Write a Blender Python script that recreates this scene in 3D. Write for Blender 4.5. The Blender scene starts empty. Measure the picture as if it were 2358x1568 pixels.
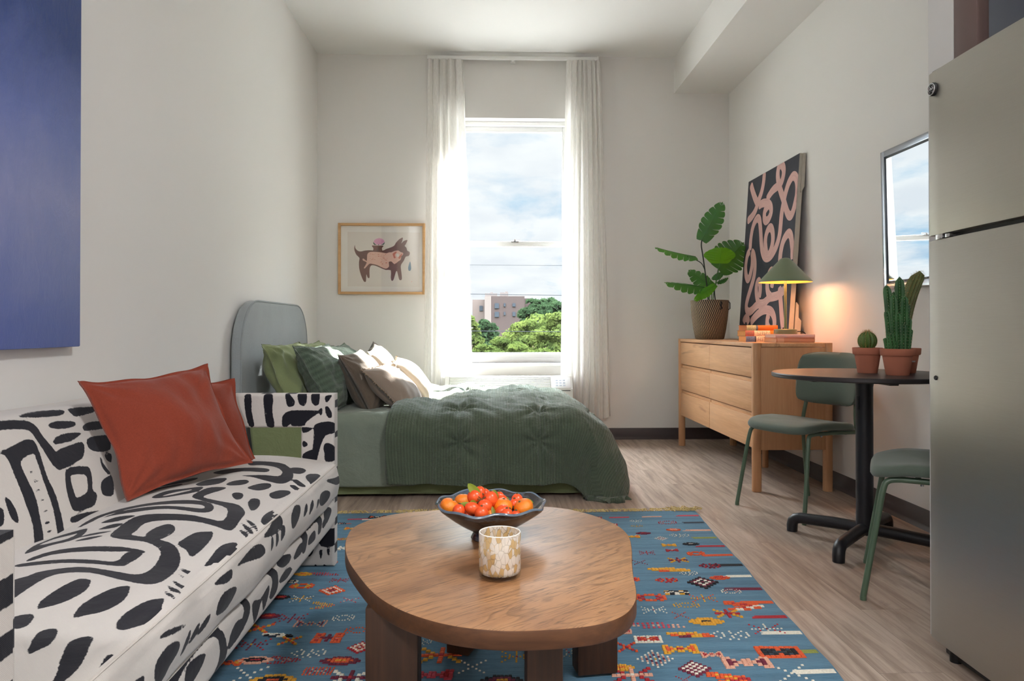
import bpy, bmesh, math, random
import numpy as np
from mathutils import Vector, Matrix, noise
random.seed(7); np.random.seed(7)
S = bpy.context.scene
COL = S.collection
PI = math.pi

# ---------------------------------------------------------------- camera
FPX, CAMZ = 1668.0, 0.96
YAW, PITCH = math.atan(49/1668), math.radians(.4)
cam_d = bpy.data.cameras.new('camera'); cam = bpy.data.objects.new('camera', cam_d); COL.objects.link(cam)
cam.location = (0, 0, CAMZ)
cam.rotation_euler = (PI/2 + PITCH, 0, -YAW)
cam_d.sensor_width = 36; cam_d.lens = 36*FPX/2358
CY0 = 755 - FPX*math.tan(PITCH)
cam_d.shift_y = (CY0-784)/2358
cam_d.clip_end = 2000; cam_d.clip_start = .05
S.camera = cam

# ---------------------------------------------------------------- world, sun, exposure
SUN_DIR = Vector((-.62, -1.0, -1.02))       # travel direction of sunlight
w = bpy.data.worlds.new('sky'); S.world = w; w.use_nodes = True
nt = w.node_tree; N = nt.nodes; L = nt.links; N.clear()
def wn(t, **k):
    n = N.new(t)
    for a, b in k.items():
        if a.startswith('i_'): n.inputs[int(a[2:])].default_value = b
        else: setattr(n, a, b)
    return n
tc = wn('ShaderNodeTexCoord'); sep = wn('ShaderNodeSeparateXYZ'); L.new(tc.outputs['Generated'], sep.inputs[0])
za = wn('ShaderNodeMath', operation='ADD', i_1=.16); L.new(sep.outputs[2], za.inputs[0])
zm = wn('ShaderNodeMath', operation='MAXIMUM', i_1=.05); L.new(za.outputs[0], zm.inputs[0])
dv = wn('ShaderNodeMath', operation='DIVIDE'); L.new(sep.outputs[0], dv.inputs[0]); L.new(zm.outputs[0], dv.inputs[1])
dv2 = wn('ShaderNodeMath', operation='DIVIDE'); L.new(sep.outputs[1], dv2.inputs[0]); L.new(zm.outputs[0], dv2.inputs[1])
cb = wn('ShaderNodeCombineXYZ'); L.new(dv.outputs[0], cb.inputs[0]); L.new(dv2.outputs[0], cb.inputs[1])
mp = wn('ShaderNodeMapping'); mp.inputs['Scale'].default_value = (1.5, 1.15, 1); mp.inputs['Location'].default_value = (2.3, .7, .4); L.new(cb.outputs[0], mp.inputs[0])
n1 = wn('ShaderNodeTexNoise'); n1.inputs['Scale'].default_value = 1.0; n1.inputs['Detail'].default_value = 9; n1.inputs['Roughness'].default_value = .58; n1.inputs['Distortion'].default_value = .25
L.new(mp.outputs[0], n1.inputs['Vector'])
cr = wn('ShaderNodeValToRGB'); cr.color_ramp.elements[0].position = .33; cr.color_ramp.elements[1].position = .47
cr.color_ramp.elements[0].color = (.44, .66, .86, 1); cr.color_ramp.elements[1].color = (.93, .95, .97, 1)
e = cr.color_ramp.elements.new(.39); e.color = (.68, .80, .91, 1)
L.new(n1.outputs['Fac'], cr.inputs[0])
mp2 = wn('ShaderNodeMapping'); mp2.inputs['Scale'].default_value = (3, 2.6, 1); mp2.inputs['Location'].default_value = (5, 1, 0); L.new(cb.outputs[0], mp2.inputs[0])
n2 = wn('ShaderNodeTexNoise'); n2.inputs['Scale'].default_value = 1.0; n2.inputs['Detail'].default_value = 6; L.new(mp2.outputs[0], n2.inputs['Vector'])
cr2 = wn('ShaderNodeValToRGB'); cr2.color_ramp.elements[0].position = .35; cr2.color_ramp.elements[1].position = .62
cr2.color_ramp.elements[0].color = (.86, .88, .92, 1); cr2.color_ramp.elements[1].color = (1, 1, 1, 1); L.new(n2.outputs['Fac'], cr2.inputs[0])
mx = wn('ShaderNodeMix', data_type='RGBA', blend_type='MULTIPLY'); mx.inputs[0].default_value = 1
L.new(cr.outputs[0], mx.inputs[6]); L.new(cr2.outputs[0], mx.inputs[7])
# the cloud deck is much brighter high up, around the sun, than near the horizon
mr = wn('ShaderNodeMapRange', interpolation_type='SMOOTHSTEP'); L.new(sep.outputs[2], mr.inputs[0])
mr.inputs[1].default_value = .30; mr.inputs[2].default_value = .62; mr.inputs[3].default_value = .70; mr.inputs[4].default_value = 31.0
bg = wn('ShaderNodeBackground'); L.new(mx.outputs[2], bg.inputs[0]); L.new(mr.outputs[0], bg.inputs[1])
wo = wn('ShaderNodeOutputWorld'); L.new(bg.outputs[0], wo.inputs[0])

sd = bpy.data.lights.new('sun', 'SUN'); sd.energy = 30; sd.angle = math.radians(.6); sd.color = (1, .98, .96)
so = bpy.data.objects.new('sun', sd); COL.objects.link(so); so.rotation_euler = SUN_DIR.to_track_quat('-Z', 'Y').to_euler(); so.location = (4, 9, 8)
S.view_settings.view_transform = 'Standard'; S.view_settings.look = 'None'
S.view_settings.gamma = 1; S.view_settings.use_curve_mapping = False; S.view_settings.exposure = 0.68
S.cycles.use_denoising = True
S.cycles.max_bounces = 8; S.cycles.diffuse_bounces = 5; S.cycles.glossy_bounces = 4; S.cycles.transparent_max_bounces = 12
S.cycles.transmission_bounces = 6; S.cycles.caustics_reflective = False; S.cycles.caustics_refractive = False
S.cycles.sample_clamp_indirect = 6

# ---------------------------------------------------------------- room dimensions (metres)
XL, XR, YB, YR, ZC = -1.48, 2.07, 6.22, -3.2, 3.30
WX0, WX1, WZ0, WZ1 = -.33, .71, .66, 2.765          # window opening

# a photo pixel on a known real plane gives a point in the room
_F = Vector((math.sin(YAW)*math.cos(PITCH), math.cos(YAW)*math.cos(PITCH), math.sin(PITCH)))
_R = Vector((math.cos(YAW), -math.sin(YAW), 0)); _U = _R.cross(_F)
def at(px, py, x=None, y=None, z=None, plane=None):
    d = _F + _R*((px-1179)/FPX) + _U*((CY0-py)/FPX); c = Vector((0, 0, CAMZ))
    if plane is not None:
        n, p0 = plane; t = (p0-c).dot(n)/d.dot(n)
    elif x is not None: t = (x-c.x)/d.x
    elif y is not None: t = (y-c.y)/d.y
    else: t = (z-c.z)/d.z
    return c + d*t

# ---------------------------------------------------------------- object helpers
def tag(o, label=None, cat=None, group=None, kind=None):
    if label: o['label'] = label
    if cat: o['category'] = cat
    if group: o['group'] = group
    if kind: o['kind'] = kind
    return o
def empty(name, loc=(0, 0, 0), rz=0, label=None, cat=None, group=None):
    o = bpy.data.objects.new(name, None); COL.objects.link(o); o.location = loc; o.rotation_euler = (0, 0, rz)
    o.empty_display_size = .05
    return tag(o, label, cat, group)
def link(name, me, mats, parent=None, smooth=True, loc=None, rot=None):
    if not isinstance(mats, (list, tuple)): mats = [mats]
    for m in mats: me.materials.append(m)
    if smooth: me.polygons.foreach_set('use_smooth', [True]*len(me.polygons))
    o = bpy.data.objects.new(name, me); COL.objects.link(o)
    if parent is not None: o.parent = parent
    if loc is not None: o.location = loc
    if rot is not None: o.rotation_euler = rot
    return o
def sharp(o, ang=40):
    me = o.data; me.set_sharp_from_angle(angle=math.radians(ang)); return o

class B:
    """collects shapes into one mesh"""
    def __init__(s): s.v = []; s.f = []; s.m = []
    def add(s, v, f, m=0):
        k = len(s.v); s.v += [tuple(p) for p in v]; s.f += [tuple(i+k for i in q) for q in f]; s.m += [m]*len(f); return s
    def box(s, x0, x1, y0, y1, z0, z1, bev=0, m=0, seg=2, mat=None):
        bm = bmesh.new(); bmesh.ops.create_cube(bm, size=1)
        for q in bm.verts: q.co = Vector(((x0+x1)/2+q.co.x*(x1-x0), (y0+y1)/2+q.co.y*(y1-y0), (z0+z1)/2+q.co.z*(z1-z0)))
        if bev > 0: bmesh.ops.bevel(bm, geom=list(bm.edges), offset=min(bev, .49*min(abs(x1-x0), abs(y1-y0), abs(z1-z0))), segments=seg, affect='EDGES', profile=.5)
        if mat is not None: bmesh.ops.transform(bm, matrix=mat, verts=bm.verts)
        return s.bm(bm, m)
    def bm(s, bm, m=0):
        bm.verts.index_update(); s.add([q.co for q in bm.verts], [[q.index for q in f.verts] for f in bm.faces], m); bm.free(); return s
    def tube(s, pts, r, n=10, m=0, cap=True, closed=False, flat=1.0):
        pts = [Vector(p) for p in pts]; k = len(pts)
        rr = r if isinstance(r, (list, tuple)) else [r]*k
        vs, fs = [], []; up = None
        for i, p in enumerate(pts):
            if closed: t = (pts[(i+1) % k]-pts[i-1]).normalized()
            else: t = (pts[min(i+1, k-1)]-pts[max(i-1, 0)]).normalized()
            if up is None: up = Vector((0, 0, 1)) if abs(t.z) < .9 else Vector((1, 0, 0))
            a = t.cross(up); a = a.normalized() if a.length > 1e-6 else Vector((1, 0, 0)); b = a.cross(t).normalized(); up = b
            for j in range(n):
                an = 2*PI*j/n; vs.append(p + a*math.cos(an)*rr[i] + b*math.sin(an)*rr[i]*flat)
        for i in range(k if closed else k-1):
            for j in range(n):
                fs.append((i*n+j, i*n+(j+1) % n, ((i+1) % k)*n+(j+1) % n, ((i+1) % k)*n+j))
        if cap and not closed:
            fs.append(tuple(range(n))[::-1]); fs.append(tuple((k-1)*n+j for j in range(n)))
        return s.add(vs, fs, m)
    def lathe(s, prof, n=40, c=(0, 0, 0), m=0, fn=None):
        vs, fs = [], []
        for (r, z) in prof:
            for j in range(n):
                a = 2*PI*j/n; rr, zz = (r, z) if fn is None else fn(r, z, a)
                vs.append((c[0]+rr*math.cos(a), c[1]+rr*math.sin(a), c[2]+zz))
        for i in range(len(prof)-1):
            for j in range(n): fs.append((i*n+j, i*n+(j+1) % n, (i+1)*n+(j+1) % n, (i+1)*n+j))
        return s.add(vs, fs, m)
    def prism(s, out, z0, z1, bev=0, m=0, seg=3, mat=None):
        bm = bmesh.new(); vs = [bm.verts.new((x, y, z0)) for x, y in out]; f = bm.faces.new(vs)
        r = bmesh.ops.extrude_face_region(bm, geom=[f]); up = [g for g in r['geom'] if isinstance(g, bmesh.types.BMVert)]
        for q in up: q.co.z = z1
        bmesh.ops.recalc_face_normals(bm, faces=bm.faces)
        if bev:
            es = [e for e in bm.edges if abs(e.verts[0].co.z-e.verts[1].co.z) < 1e-6]
            bmesh.ops.bevel(bm, geom=es, offset=bev, segments=seg, affect='EDGES', profile=.5)
        if mat is not None: bmesh.ops.transform(bm, matrix=mat, verts=bm.verts)
        return s.bm(bm, m)
    def xf(s, mat):
        s.v = [tuple(mat @ Vector(p)) for p in s.v]; return s
    def mesh(s, name):
        me = bpy.data.meshes.new(name); me.from_pydata(s.v, [], s.f); me.polygons.foreach_set('material_index', s.m); me.validate(); me.update(); return me
    def obj(s, name, mats, parent=None, smooth=True, ang=40, loc=None, rot=None):
        me = s.mesh(name); o = link(name, me, mats, parent, smooth, loc, rot)
        if smooth and ang: sharp(o, ang)
        return o
def spline(pts, n=8, closed=False):
    P = [Vector(p) for p in pts]; out = []; k = len(P)
    for i in range(k if closed else k-1):
        if closed: a, b, c, d = P[i-1], P[i], P[(i+1) % k], P[(i+2) % k]
        else: a, b, c, d = P[max(i-1, 0)], P[i], P[i+1], P[min(i+2, k-1)]
        for j in range(n):
            t = j/n
            out.append(.5*((2*b)+(c-a)*t+(2*a-5*b+4*c-d)*t*t+(3*b-a-3*c+d)*t**3))
    if not closed: out.append(P[-1])
    return out

# ---------------------------------------------------------------- materials
def c(h, a=1):
    h = h.lstrip('#'); v = [int(h[i:i+2], 16)/255 for i in (0, 2, 4)]
    return tuple(x/12.92 if x <= .04045 else ((x+.055)/1.055)**2.4 for x in v)+(a,)
class MT:
    def __init__(s, name):
        s.m = bpy.data.materials.new(name); s.m.use_nodes = True; s.t = s.m.node_tree; s.N = s.t.nodes; s.L = s.t.links
        s.p = s.N['Principled BSDF']; s.out = s.N['Material Output']
    def n(s, t, ins=None, **k):
        q = s.N.new(t)
        for a, b in k.items(): setattr(q, a, b)
        for a, b in (ins or {}).items():
            if isinstance(b, bpy.types.NodeSocket): s.L.new(b, q.inputs[a])
            else: q.inputs[a].default_value = b
        return q
    def co(s, kind='Object', scale=(1, 1, 1), rot=(0, 0, 0), loc=(0, 0, 0)):
        t = s.n('ShaderNodeTexCoord'); return s.n('ShaderNodeMapping', {'Vector': t.outputs[kind], 'Scale': scale, 'Rotation': rot, 'Location': loc}).outputs[0]
    def noise(s, vec, scale=5, detail=4, rough=.5, dist=0):
        return s.n('ShaderNodeTexNoise', {'Vector': vec, 'Scale': scale, 'Detail': detail, 'Roughness': rough, 'Distortion': dist}).outputs['Fac']
    def ramp(s, fac, stops):
        r = s.n('ShaderNodeValToRGB', {'Fac': fac}); el = r.color_ramp.elements
        while len(el) < len(stops): el.new(.5)
        for q, (p, col) in zip(el, stops): q.position = p; q.color = col
        return r.outputs[0]
    def mix(s, fac, a, b, mode='MIX'):
        q = s.n('ShaderNodeMix', data_type='RGBA', blend_type=mode)
        for k, v in ((0, fac), (6, a), (7, b)):
            if isinstance(v, bpy.types.NodeSocket): s.L.new(v, q.inputs[k])
            else: q.inputs[k].default_value = v
        return q.outputs[2]
    def math(s, op, a, b=0, c_=0):
        q = s.n('ShaderNodeMath', operation=op)
        for k, v in ((0, a), (1, b), (2, c_)):
            if isinstance(v, bpy.types.NodeSocket): s.L.new(v, q.inputs[k])
            else: q.inputs[k].default_value = v
        return q.outputs[0]
    def bump(s, h, strength=.3, dist=.01, prev=None):
        ins = {'Height': h, 'Strength': strength, 'Distance': dist}
        if prev is not None: ins['Normal'] = prev
        q = s.n('ShaderNodeBump', ins); s.L.new(q.outputs[0], s.p.inputs['Normal']); return q.outputs[0]
    def set(s, **k):
        M_ = {'col': 'Base Color', 'rough': 'Roughness', 'metal': 'Metallic', 'spec': 'Specular IOR Level', 'sheen': 'Sheen Weight', 'alpha': 'Alpha', 'coat': 'Coat Weight', 'trans': 'Transmission Weight', 'ior': 'IOR', 'sss': 'Subsurface Weight', 'aniso': 'Anisotropic'}
        for a, b in k.items():
            i = s.p.inputs[M_[a]]
            if isinstance(b, bpy.types.NodeSocket): s.L.new(b, i)
            else: i.default_value = b
        return s
def plain(name, col, rough=.5, metal=0, var=.0, vs=8, bump=0, bs=60, bd=.002, spec=.5, **k):
    q = MT(name); co = q.co()
    cc = c(col) if isinstance(col, str) else col
    if var: 
        d = tuple(x*(1-var) for x in cc[:3])+(1,); l = tuple(min(1, x*(1+var)) for x in cc[:3])+(1,)
        q.set(col=q.ramp(q.noise(co, vs, 5), [(.3, d), (.7, l)]))
    else: q.set(col=cc)
    q.set(rough=rough, metal=metal, spec=spec, **k)
    if bump: q.bump(q.noise(co, bs, 3), bump, bd)
    return q.m
def fabric(name, col, var=.12, weave=900, bump=.5, rough=.95, sheen=.25, wr=6, wrs=.3):
    q = MT(name); co = q.co(); cc = c(col)
    d = tuple(x*(1-var) for x in cc[:3])+(1,); l = tuple(min(1, x*(1+var)) for x in cc[:3])+(1,)
    w1 = q.noise(q.co(scale=(1, .35, 1)), weave*.5, 2); w2 = q.noise(q.co(scale=(.35, 1, .6)), weave*.5, 2)
    ww = q.math('ADD', w1, w2); ww2 = q.math('MULTIPLY', ww, .5)
    big = q.noise(co, 5, 4)
    q.set(col=q.ramp(q.math('ADD', q.math('MULTIPLY', big, .35), q.math('MULTIPLY', ww2, .65)), [(.35, d), (.65, l)]), rough=rough, sheen=sheen, spec=.2)
    b1 = q.bump(q.noise(co, wr, 5, .6, .4), wrs, .02)
    q.bump(ww2, bump, .0008, b1)
    return q.m
def wood(name, light, dark, axis='Y', scale=1, rough=.45, fine=70, bump=.15, knots=None, spec=.4):
    q = MT(name); st = {'X': (.06, 1, 1), 'Y': (1, .06, 1), 'Z': (1, 1, .06)}[axis]
    co = q.co(scale=tuple(x*scale for x in st))
    n1_ = q.noise(co, 9, 6, .6, 1.2); n2_ = q.noise(co, fine*1.5, 3, .6, .2)
    a = q.math('ADD', q.math('MULTIPLY', n1_, .65), q.math('MULTIPLY', n2_, .35))
    col = q.ramp(a, [(.33, c(dark)), (.52, tuple((u+v)/2 for u, v in zip(c(dark), c(light)))), (.66, c(light))])
    if knots:
        kn = q.noise(q.co(scale=tuple((x*3+.25)*.8 for x in st)), 4.2, 3, .5, .6)
        col = q.mix(q.ramp(kn, [(.66, (0, 0, 0, 1)), (.76, (.75, .75, .75, 1))]), col, c(knots))
    q.set(col=col, rough=q.math('ADD', q.math('MULTIPLY', n2_, .2), rough-.1), spec=spec)
    q.bump(n2_, bump, .001)
    return q.m

def thinfres(q, ior=1.45):
    """reflectance of a thin pane: the same from both sides"""
    g = q.n('ShaderNodeNewGeometry'); f = q.n('ShaderNodeFresnel', {'IOR': ior}).outputs[0]
    return q.math('MULTIPLY', f, q.math('SUBTRACT', 1.0, g.outputs['Backfacing']))
# ================================================================ the setting
def wall_mat(name, col):
    q = MT(name); q.set(col=c(col), rough=.85, spec=.25); q.bump(q.noise(q.co(), 260, 3), .05, .001); return q.m
M_WALL = wall_mat('wall_paint', '#E4E2DF'); M_CEIL = wall_mat('ceiling_paint', '#E8E7E5')
M_BASE = plain('vinyl_base', '#3A3030', .45, bump=.1, bs=40)
M_WHITE = plain('white_frame', '#F0F0F0', .35)
def floor_mat():
    q = MT('plank_floor')
    tcn = q.n('ShaderNodeTexCoord'); sp = q.n('ShaderNodeSeparateXYZ', {0: tcn.outputs['Object']})
    sw = q.n('ShaderNodeCombineXYZ', {0: sp.outputs[1], 1: sp.outputs[0], 2: 0.0})
    br = q.n('ShaderNodeTexBrick', {'Vector': sw.outputs[0], 'Color1': (.2, .2, .2, 1), 'Color2': (.8, .8, .8, 1), 'Mortar': (0, 0, 0, 1), 'Scale': 1.0, 'Mortar Size': .0012, 'Mortar Smooth': .6, 'Brick Width': 1.22, 'Row Height': .18}, offset=.37, offset_frequency=2)
    rnd = q.n('ShaderNodeRGBToBW', {0: br.outputs['Color']}).outputs[0]
    off = q.n('ShaderNodeCombineXYZ', {0: q.math('MULTIPLY', rnd, 7), 1: q.math('MULTIPLY', rnd, 11), 2: 0.0})
    v = q.n('ShaderNodeVectorMath', {0: tcn.outputs['Object'], 1: off.outputs[0]}, operation='ADD').outputs[0]
    g = q.n('ShaderNodeMapping', {'Vector': v, 'Scale': (15, 1.1, 1)}).outputs[0]
    g1 = q.noise(g, 1.6, 8, .62, .7)
    g2 = q.noise(q.n('ShaderNodeMapping', {'Vector': v, 'Scale': (160, 6, 1)}).outputs[0], 1.5, 3, .6)
    col = q.ramp(q.math('ADD', q.math('MULTIPLY', g1, .8), q.math('MULTIPLY', g2, .2)), [(.30, c('#77675B')), (.45, c('#9C8A7C')), (.58, c('#B5A496')), (.72, c('#C2B4A8'))])
    tint = q.ramp(rnd, [(.2, (.90, .88, .87, 1)), (.8, (1.04, 1.03, 1.02, 1))])
    col = q.mix(1.0, col, tint, 'MULTIPLY')
    kn = q.noise(q.n('ShaderNodeMapping', {'Vector': v, 'Scale': (6.5, 1.9, 1)}).outputs[0], 1.4, 5, .6, .9)
    col = q.mix(q.ramp(kn, [(.64, (0, 0, 0, 1)), (.78, (.8, .8, .8, 1))]), col, c('#6A5D57'))
    seam = q.ramp(br.outputs['Fac'], [(0, (0, 0, 0, 1)), (1, (.55, .55, .55, 1))])
    col = q.mix(seam, col, c('#5A4C44'))
    q.set(col=col, rough=q.math('ADD', q.math('MULTIPLY', g2, .18), .36), spec=.42)
    b = q.bump(g2, .10, .0012); q.bump(q.math('SUBTRACT', 1.0, br.outputs['Fac']), .25, .001, b)
    return q.m
M_FLOOR = floor_mat()
def struct(o): return tag(o, kind='structure')
T = .15
struct(B().box(XL-T, XR+T, YR-T, YB+.3, -.12, 0).obj('floor', M_FLOOR, smooth=False))
struct(B().box(XL-T, XR+T, YR-T, YB+.3, ZC, ZC+.15).obj('ceiling', M_CEIL, smooth=False))
struct(B().box(XL-T, XL, YR-T, YB+.3, 0, ZC).obj('wall_left', M_WALL, smooth=False))
struct(B().box(XR, XR+T, YR-T, YB+.3, 0, ZC).obj('wall_right', M_WALL, smooth=False))
struct(B().box(XL, XR, YR-T, YR, 0, ZC).obj('wall_rear', M_WALL, smooth=False))
b = B(); D = YB+.22
b.box(XL, WX0, YB, D, 0, ZC); b.box(WX1, XR, YB, D, 0, ZC); b.box(WX0, WX1, YB, D, WZ1, ZC); b.box(WX0, WX1, YB, D, 0, WZ0)
struct(b.obj('wall_back', M_WALL, smooth=False))
struct(B().box(1.588, XR, 2.241, YB, 2.992, ZC).obj('trim_soffit', M_WALL, smooth=False))
struct(B().box(1.38, XR, 2.118, 2.241, 0, ZC).obj('wall_fridge_side', wall_mat('wing_wall_shaded', '#D3D2D0'), smooth=False))  # wall paint made greyer to stand for shade on this face
# rubber cove base
def cove(name, a, bq, n):
    a, bq, n = Vector(a), Vector(bq), Vector(n); pr_ = [(0, 0), (.016, 0), (.014, .004), (.006, .016), (.0045, .024), (.004, .094), (.002, .097), (0, .097)]
    vs = [p + n*u + Vector((0, 0, z)) for p in (a, bq) for u, z in pr_]; k = len(pr_)
    fs = [(i, (i+1) % k, k+(i+1) % k, k+i) for i in range(k)]+[tuple(range(k)), tuple(range(k, 2*k))]
    o = B().add(vs, fs).obj(name, M_BASE, ang=50); return struct(o)
cove('baseboard_back', (XL, YB, .0005), (XR, YB, .0005), (0, -1, 0))
cove('baseboard_right', (XR, 2.241, .0005), (XR, YB, .0005), (-1, 0, 0))
cove('baseboard_left', (XL, YR, .0005), (XL, YB, .0005), (1, 0, 0))

# window
M_GLASS = MT('window_glass')
q = M_GLASS; tr = q.n('ShaderNodeBsdfTransparent', {'Color': (.97, .985, .98, 1)}); gl = q.n('ShaderNodeBsdfGlossy', {'Roughness': .02})
fr = thinfres(q, 1.35); ms = q.n('ShaderNodeMixShader', {0: fr, 1: tr.outputs[0], 2: gl.outputs[0]}); q.L.new(ms.outputs[0], q.out.inputs[0]); M_GLASS = q.m
win = struct(empty('window_1', ((WX0+WX1)/2, YB+.12, WZ0)))
def W(bq, name, m, sm=True, ang=40): bq.xf(Matrix.Translation(-win.location)); return bq.obj(name, m, win, sm, ang)
fz = .02
def ring(bq, x0, x1, z0, z1, y0, y1, t, tb=None, bev=.004):
    tb = tb or t
    bq.box(x0, x0+t, y0, y1, z0, z1, bev); bq.box(x1-t, x1, y0, y1, z0, z1, bev); bq.box(x0+t, x1-t, y0, y1, z1-t, z1, bev); bq.box(x0+t, x1-t, y0, y1, z0, z0+tb, bev)
    return bq
W(ring(B(), WX0, WX1, WZ0, WZ1, YB+.10, YB+.20, .035), 'window_frame', M_WHITE)
zm_ = .96+(755-561)*6.33/1668
W(ring(B(), WX0+.035, WX1-.035, zm_-.02, WZ1-.035, YB+.145, YB+.18, .045), 'upper_sash', M_WHITE)
W(ring(B(), WX0+.035, WX1-.035, WZ0+.035, zm_+.02, YB+.105, YB+.142, .045, .05), 'lower_sash', M_WHITE)
W(B().box(WX0+.08, WX1-.08, YB+.160, YB+.165, zm_+.02, WZ1-.08), 'pane', M_GLASS, False)
W(B().box(WX0+.08, WX1-.08, YB+.120, YB+.125, WZ0+.085, zm_-.02), 'pane', M_GLASS, False)
M_CHROME = plain('chrome', '#BFC0C2', .22, 1)
lk = B(); xc = .21; lk.box(xc-.035, xc+.035, YB+.085, YB+.105, zm_+.012, zm_+.02, .003); lk.lathe([(.0, .0), (.014, 0), (.014, .012), (0, .012)], 16, (xc, YB+.095, zm_+.02)); lk.box(xc-.005, xc+.045, YB+.088, YB+.1, zm_+.03, zm_+.038, .003)
W(lk, 'sash_lock', M_CHROME)
W(B().box(WX0-.02, WX1+.02, YB-.03, YB+.10, WZ0-.028, WZ0+.0, .005), 'window_sill', M_WHITE)

# ================================================================ outside
M_BRICK = MT('brick'); q = M_BRICK
br = q.n('ShaderNodeTexBrick', {'Vector': q.co(rot=(PI/2, 0, 0)), 'Color1': c('#291B1A'), 'Color2': c('#231716'), 'Mortar': c('#2D2423'), 'Scale': 1.0, 'Brick Width': .6, 'Row Height': .2, 'Mortar Size': .02})
q.set(col=br.outputs['Color'], rough=.9); M_BRICK = q.m
M_BRICKLIT = plain('lit_side_brick', '#453B38', .9, var=.06); M_DKGL = plain('dark_window', '#20262E', .4, spec=.3); M_ROOFB = plain('rooftop', '#453E3C', .8)
bl = empty('apartment_block', (4, 220, -14), 0, 'distant brown brick apartment block rising behind the trees outside the window', 'building')
def BL(bq, name, m): bq.xf(Matrix.Translation(-Vector(bl.location))); return bq.obj(name, m, bl, False)
def X_(px, Y): return (px-1130)/1668*Y
def Z_(py, Y): return .96-(py-755)/1668*Y
BL(B().box(X_(1131, 220), X_(1208, 220), 220, 240, -14, Z_(682, 220)).box(X_(1196, 220), X_(1230, 220), 226, 240, -14, Z_(685, 220)), 'brick_wing', M_BRICK)
k_ = B(); x1 = X_(1131, 220)
k_.add([(X_(1116, 226), 226, -14), (x1, 219.9, -14), (x1, 219.9, Z_(682, 220)), (X_(1116, 226), 226, Z_(683, 226)), (X_(1116, 226), 240, -14), (x1, 240, -14), (x1, 240, 11), (X_(1116, 226), 240, Z_(683, 226))], [(0, 1, 2, 3), (4, 7, 6, 5), (0, 3, 7, 4), (3, 2, 6, 7)])
k_.box(X_(1088, 232), X_(1117, 232), 232, 245, -14, Z_(690, 232))
BL(k_, 'pale_wing', M_BRICKLIT)  # brick paled here to stand for sunlight on the left side
for a_, b_, t_ in ((1117, 1145, 676), (1151, 1170, 674)):
    kk = B().box(X_(a_, 228), X_(b_, 228), 226, 234, Z_(690, 228), Z_(t_, 228)); kk.box(X_(a_+12, 228), X_(a_+18, 228), 228, 230, Z_(t_, 228), Z_(t_-3, 228)); BL(kk, 'roof_tank_room', M_ROOFB)
for (a_, b_, t_, u_) in ((1139, 1149, 698, 710), (1139, 1149, 718, 730), (1160, 1164, 698, 706), (1180, 1187, 698, 706), (1180, 1187, 718, 728), (1160, 1164, 718, 726)):
    f_ = BL(B().box(X_(a_, 220), X_(b_, 220), 219.7, 219.95, Z_(u_, 220), Z_(t_, 220)), 'window', M_DKGL)
BL(B().box(X_(1104, 232), X_(1112, 232), 231.8, 231.95, Z_(716, 232), Z_(704, 232)), 'window', M_DKGL)
struct(B().box(-12, 14, 6.75, 22, -1.5, -1.2).obj('ground_bounce_slab', plain('pale_bounce_slab', '#83827F', .9, var=.05, vs=2), smooth=False))  # unseen slab added below the window to bounce sunlight onto the ceiling
struct(B().box(-200, 260, 22.5, 420, -14.6, -14).obj('ground_outside', plain('ground', '#3A4230', .95, var=.2, vs=.2), smooth=False))

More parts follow.
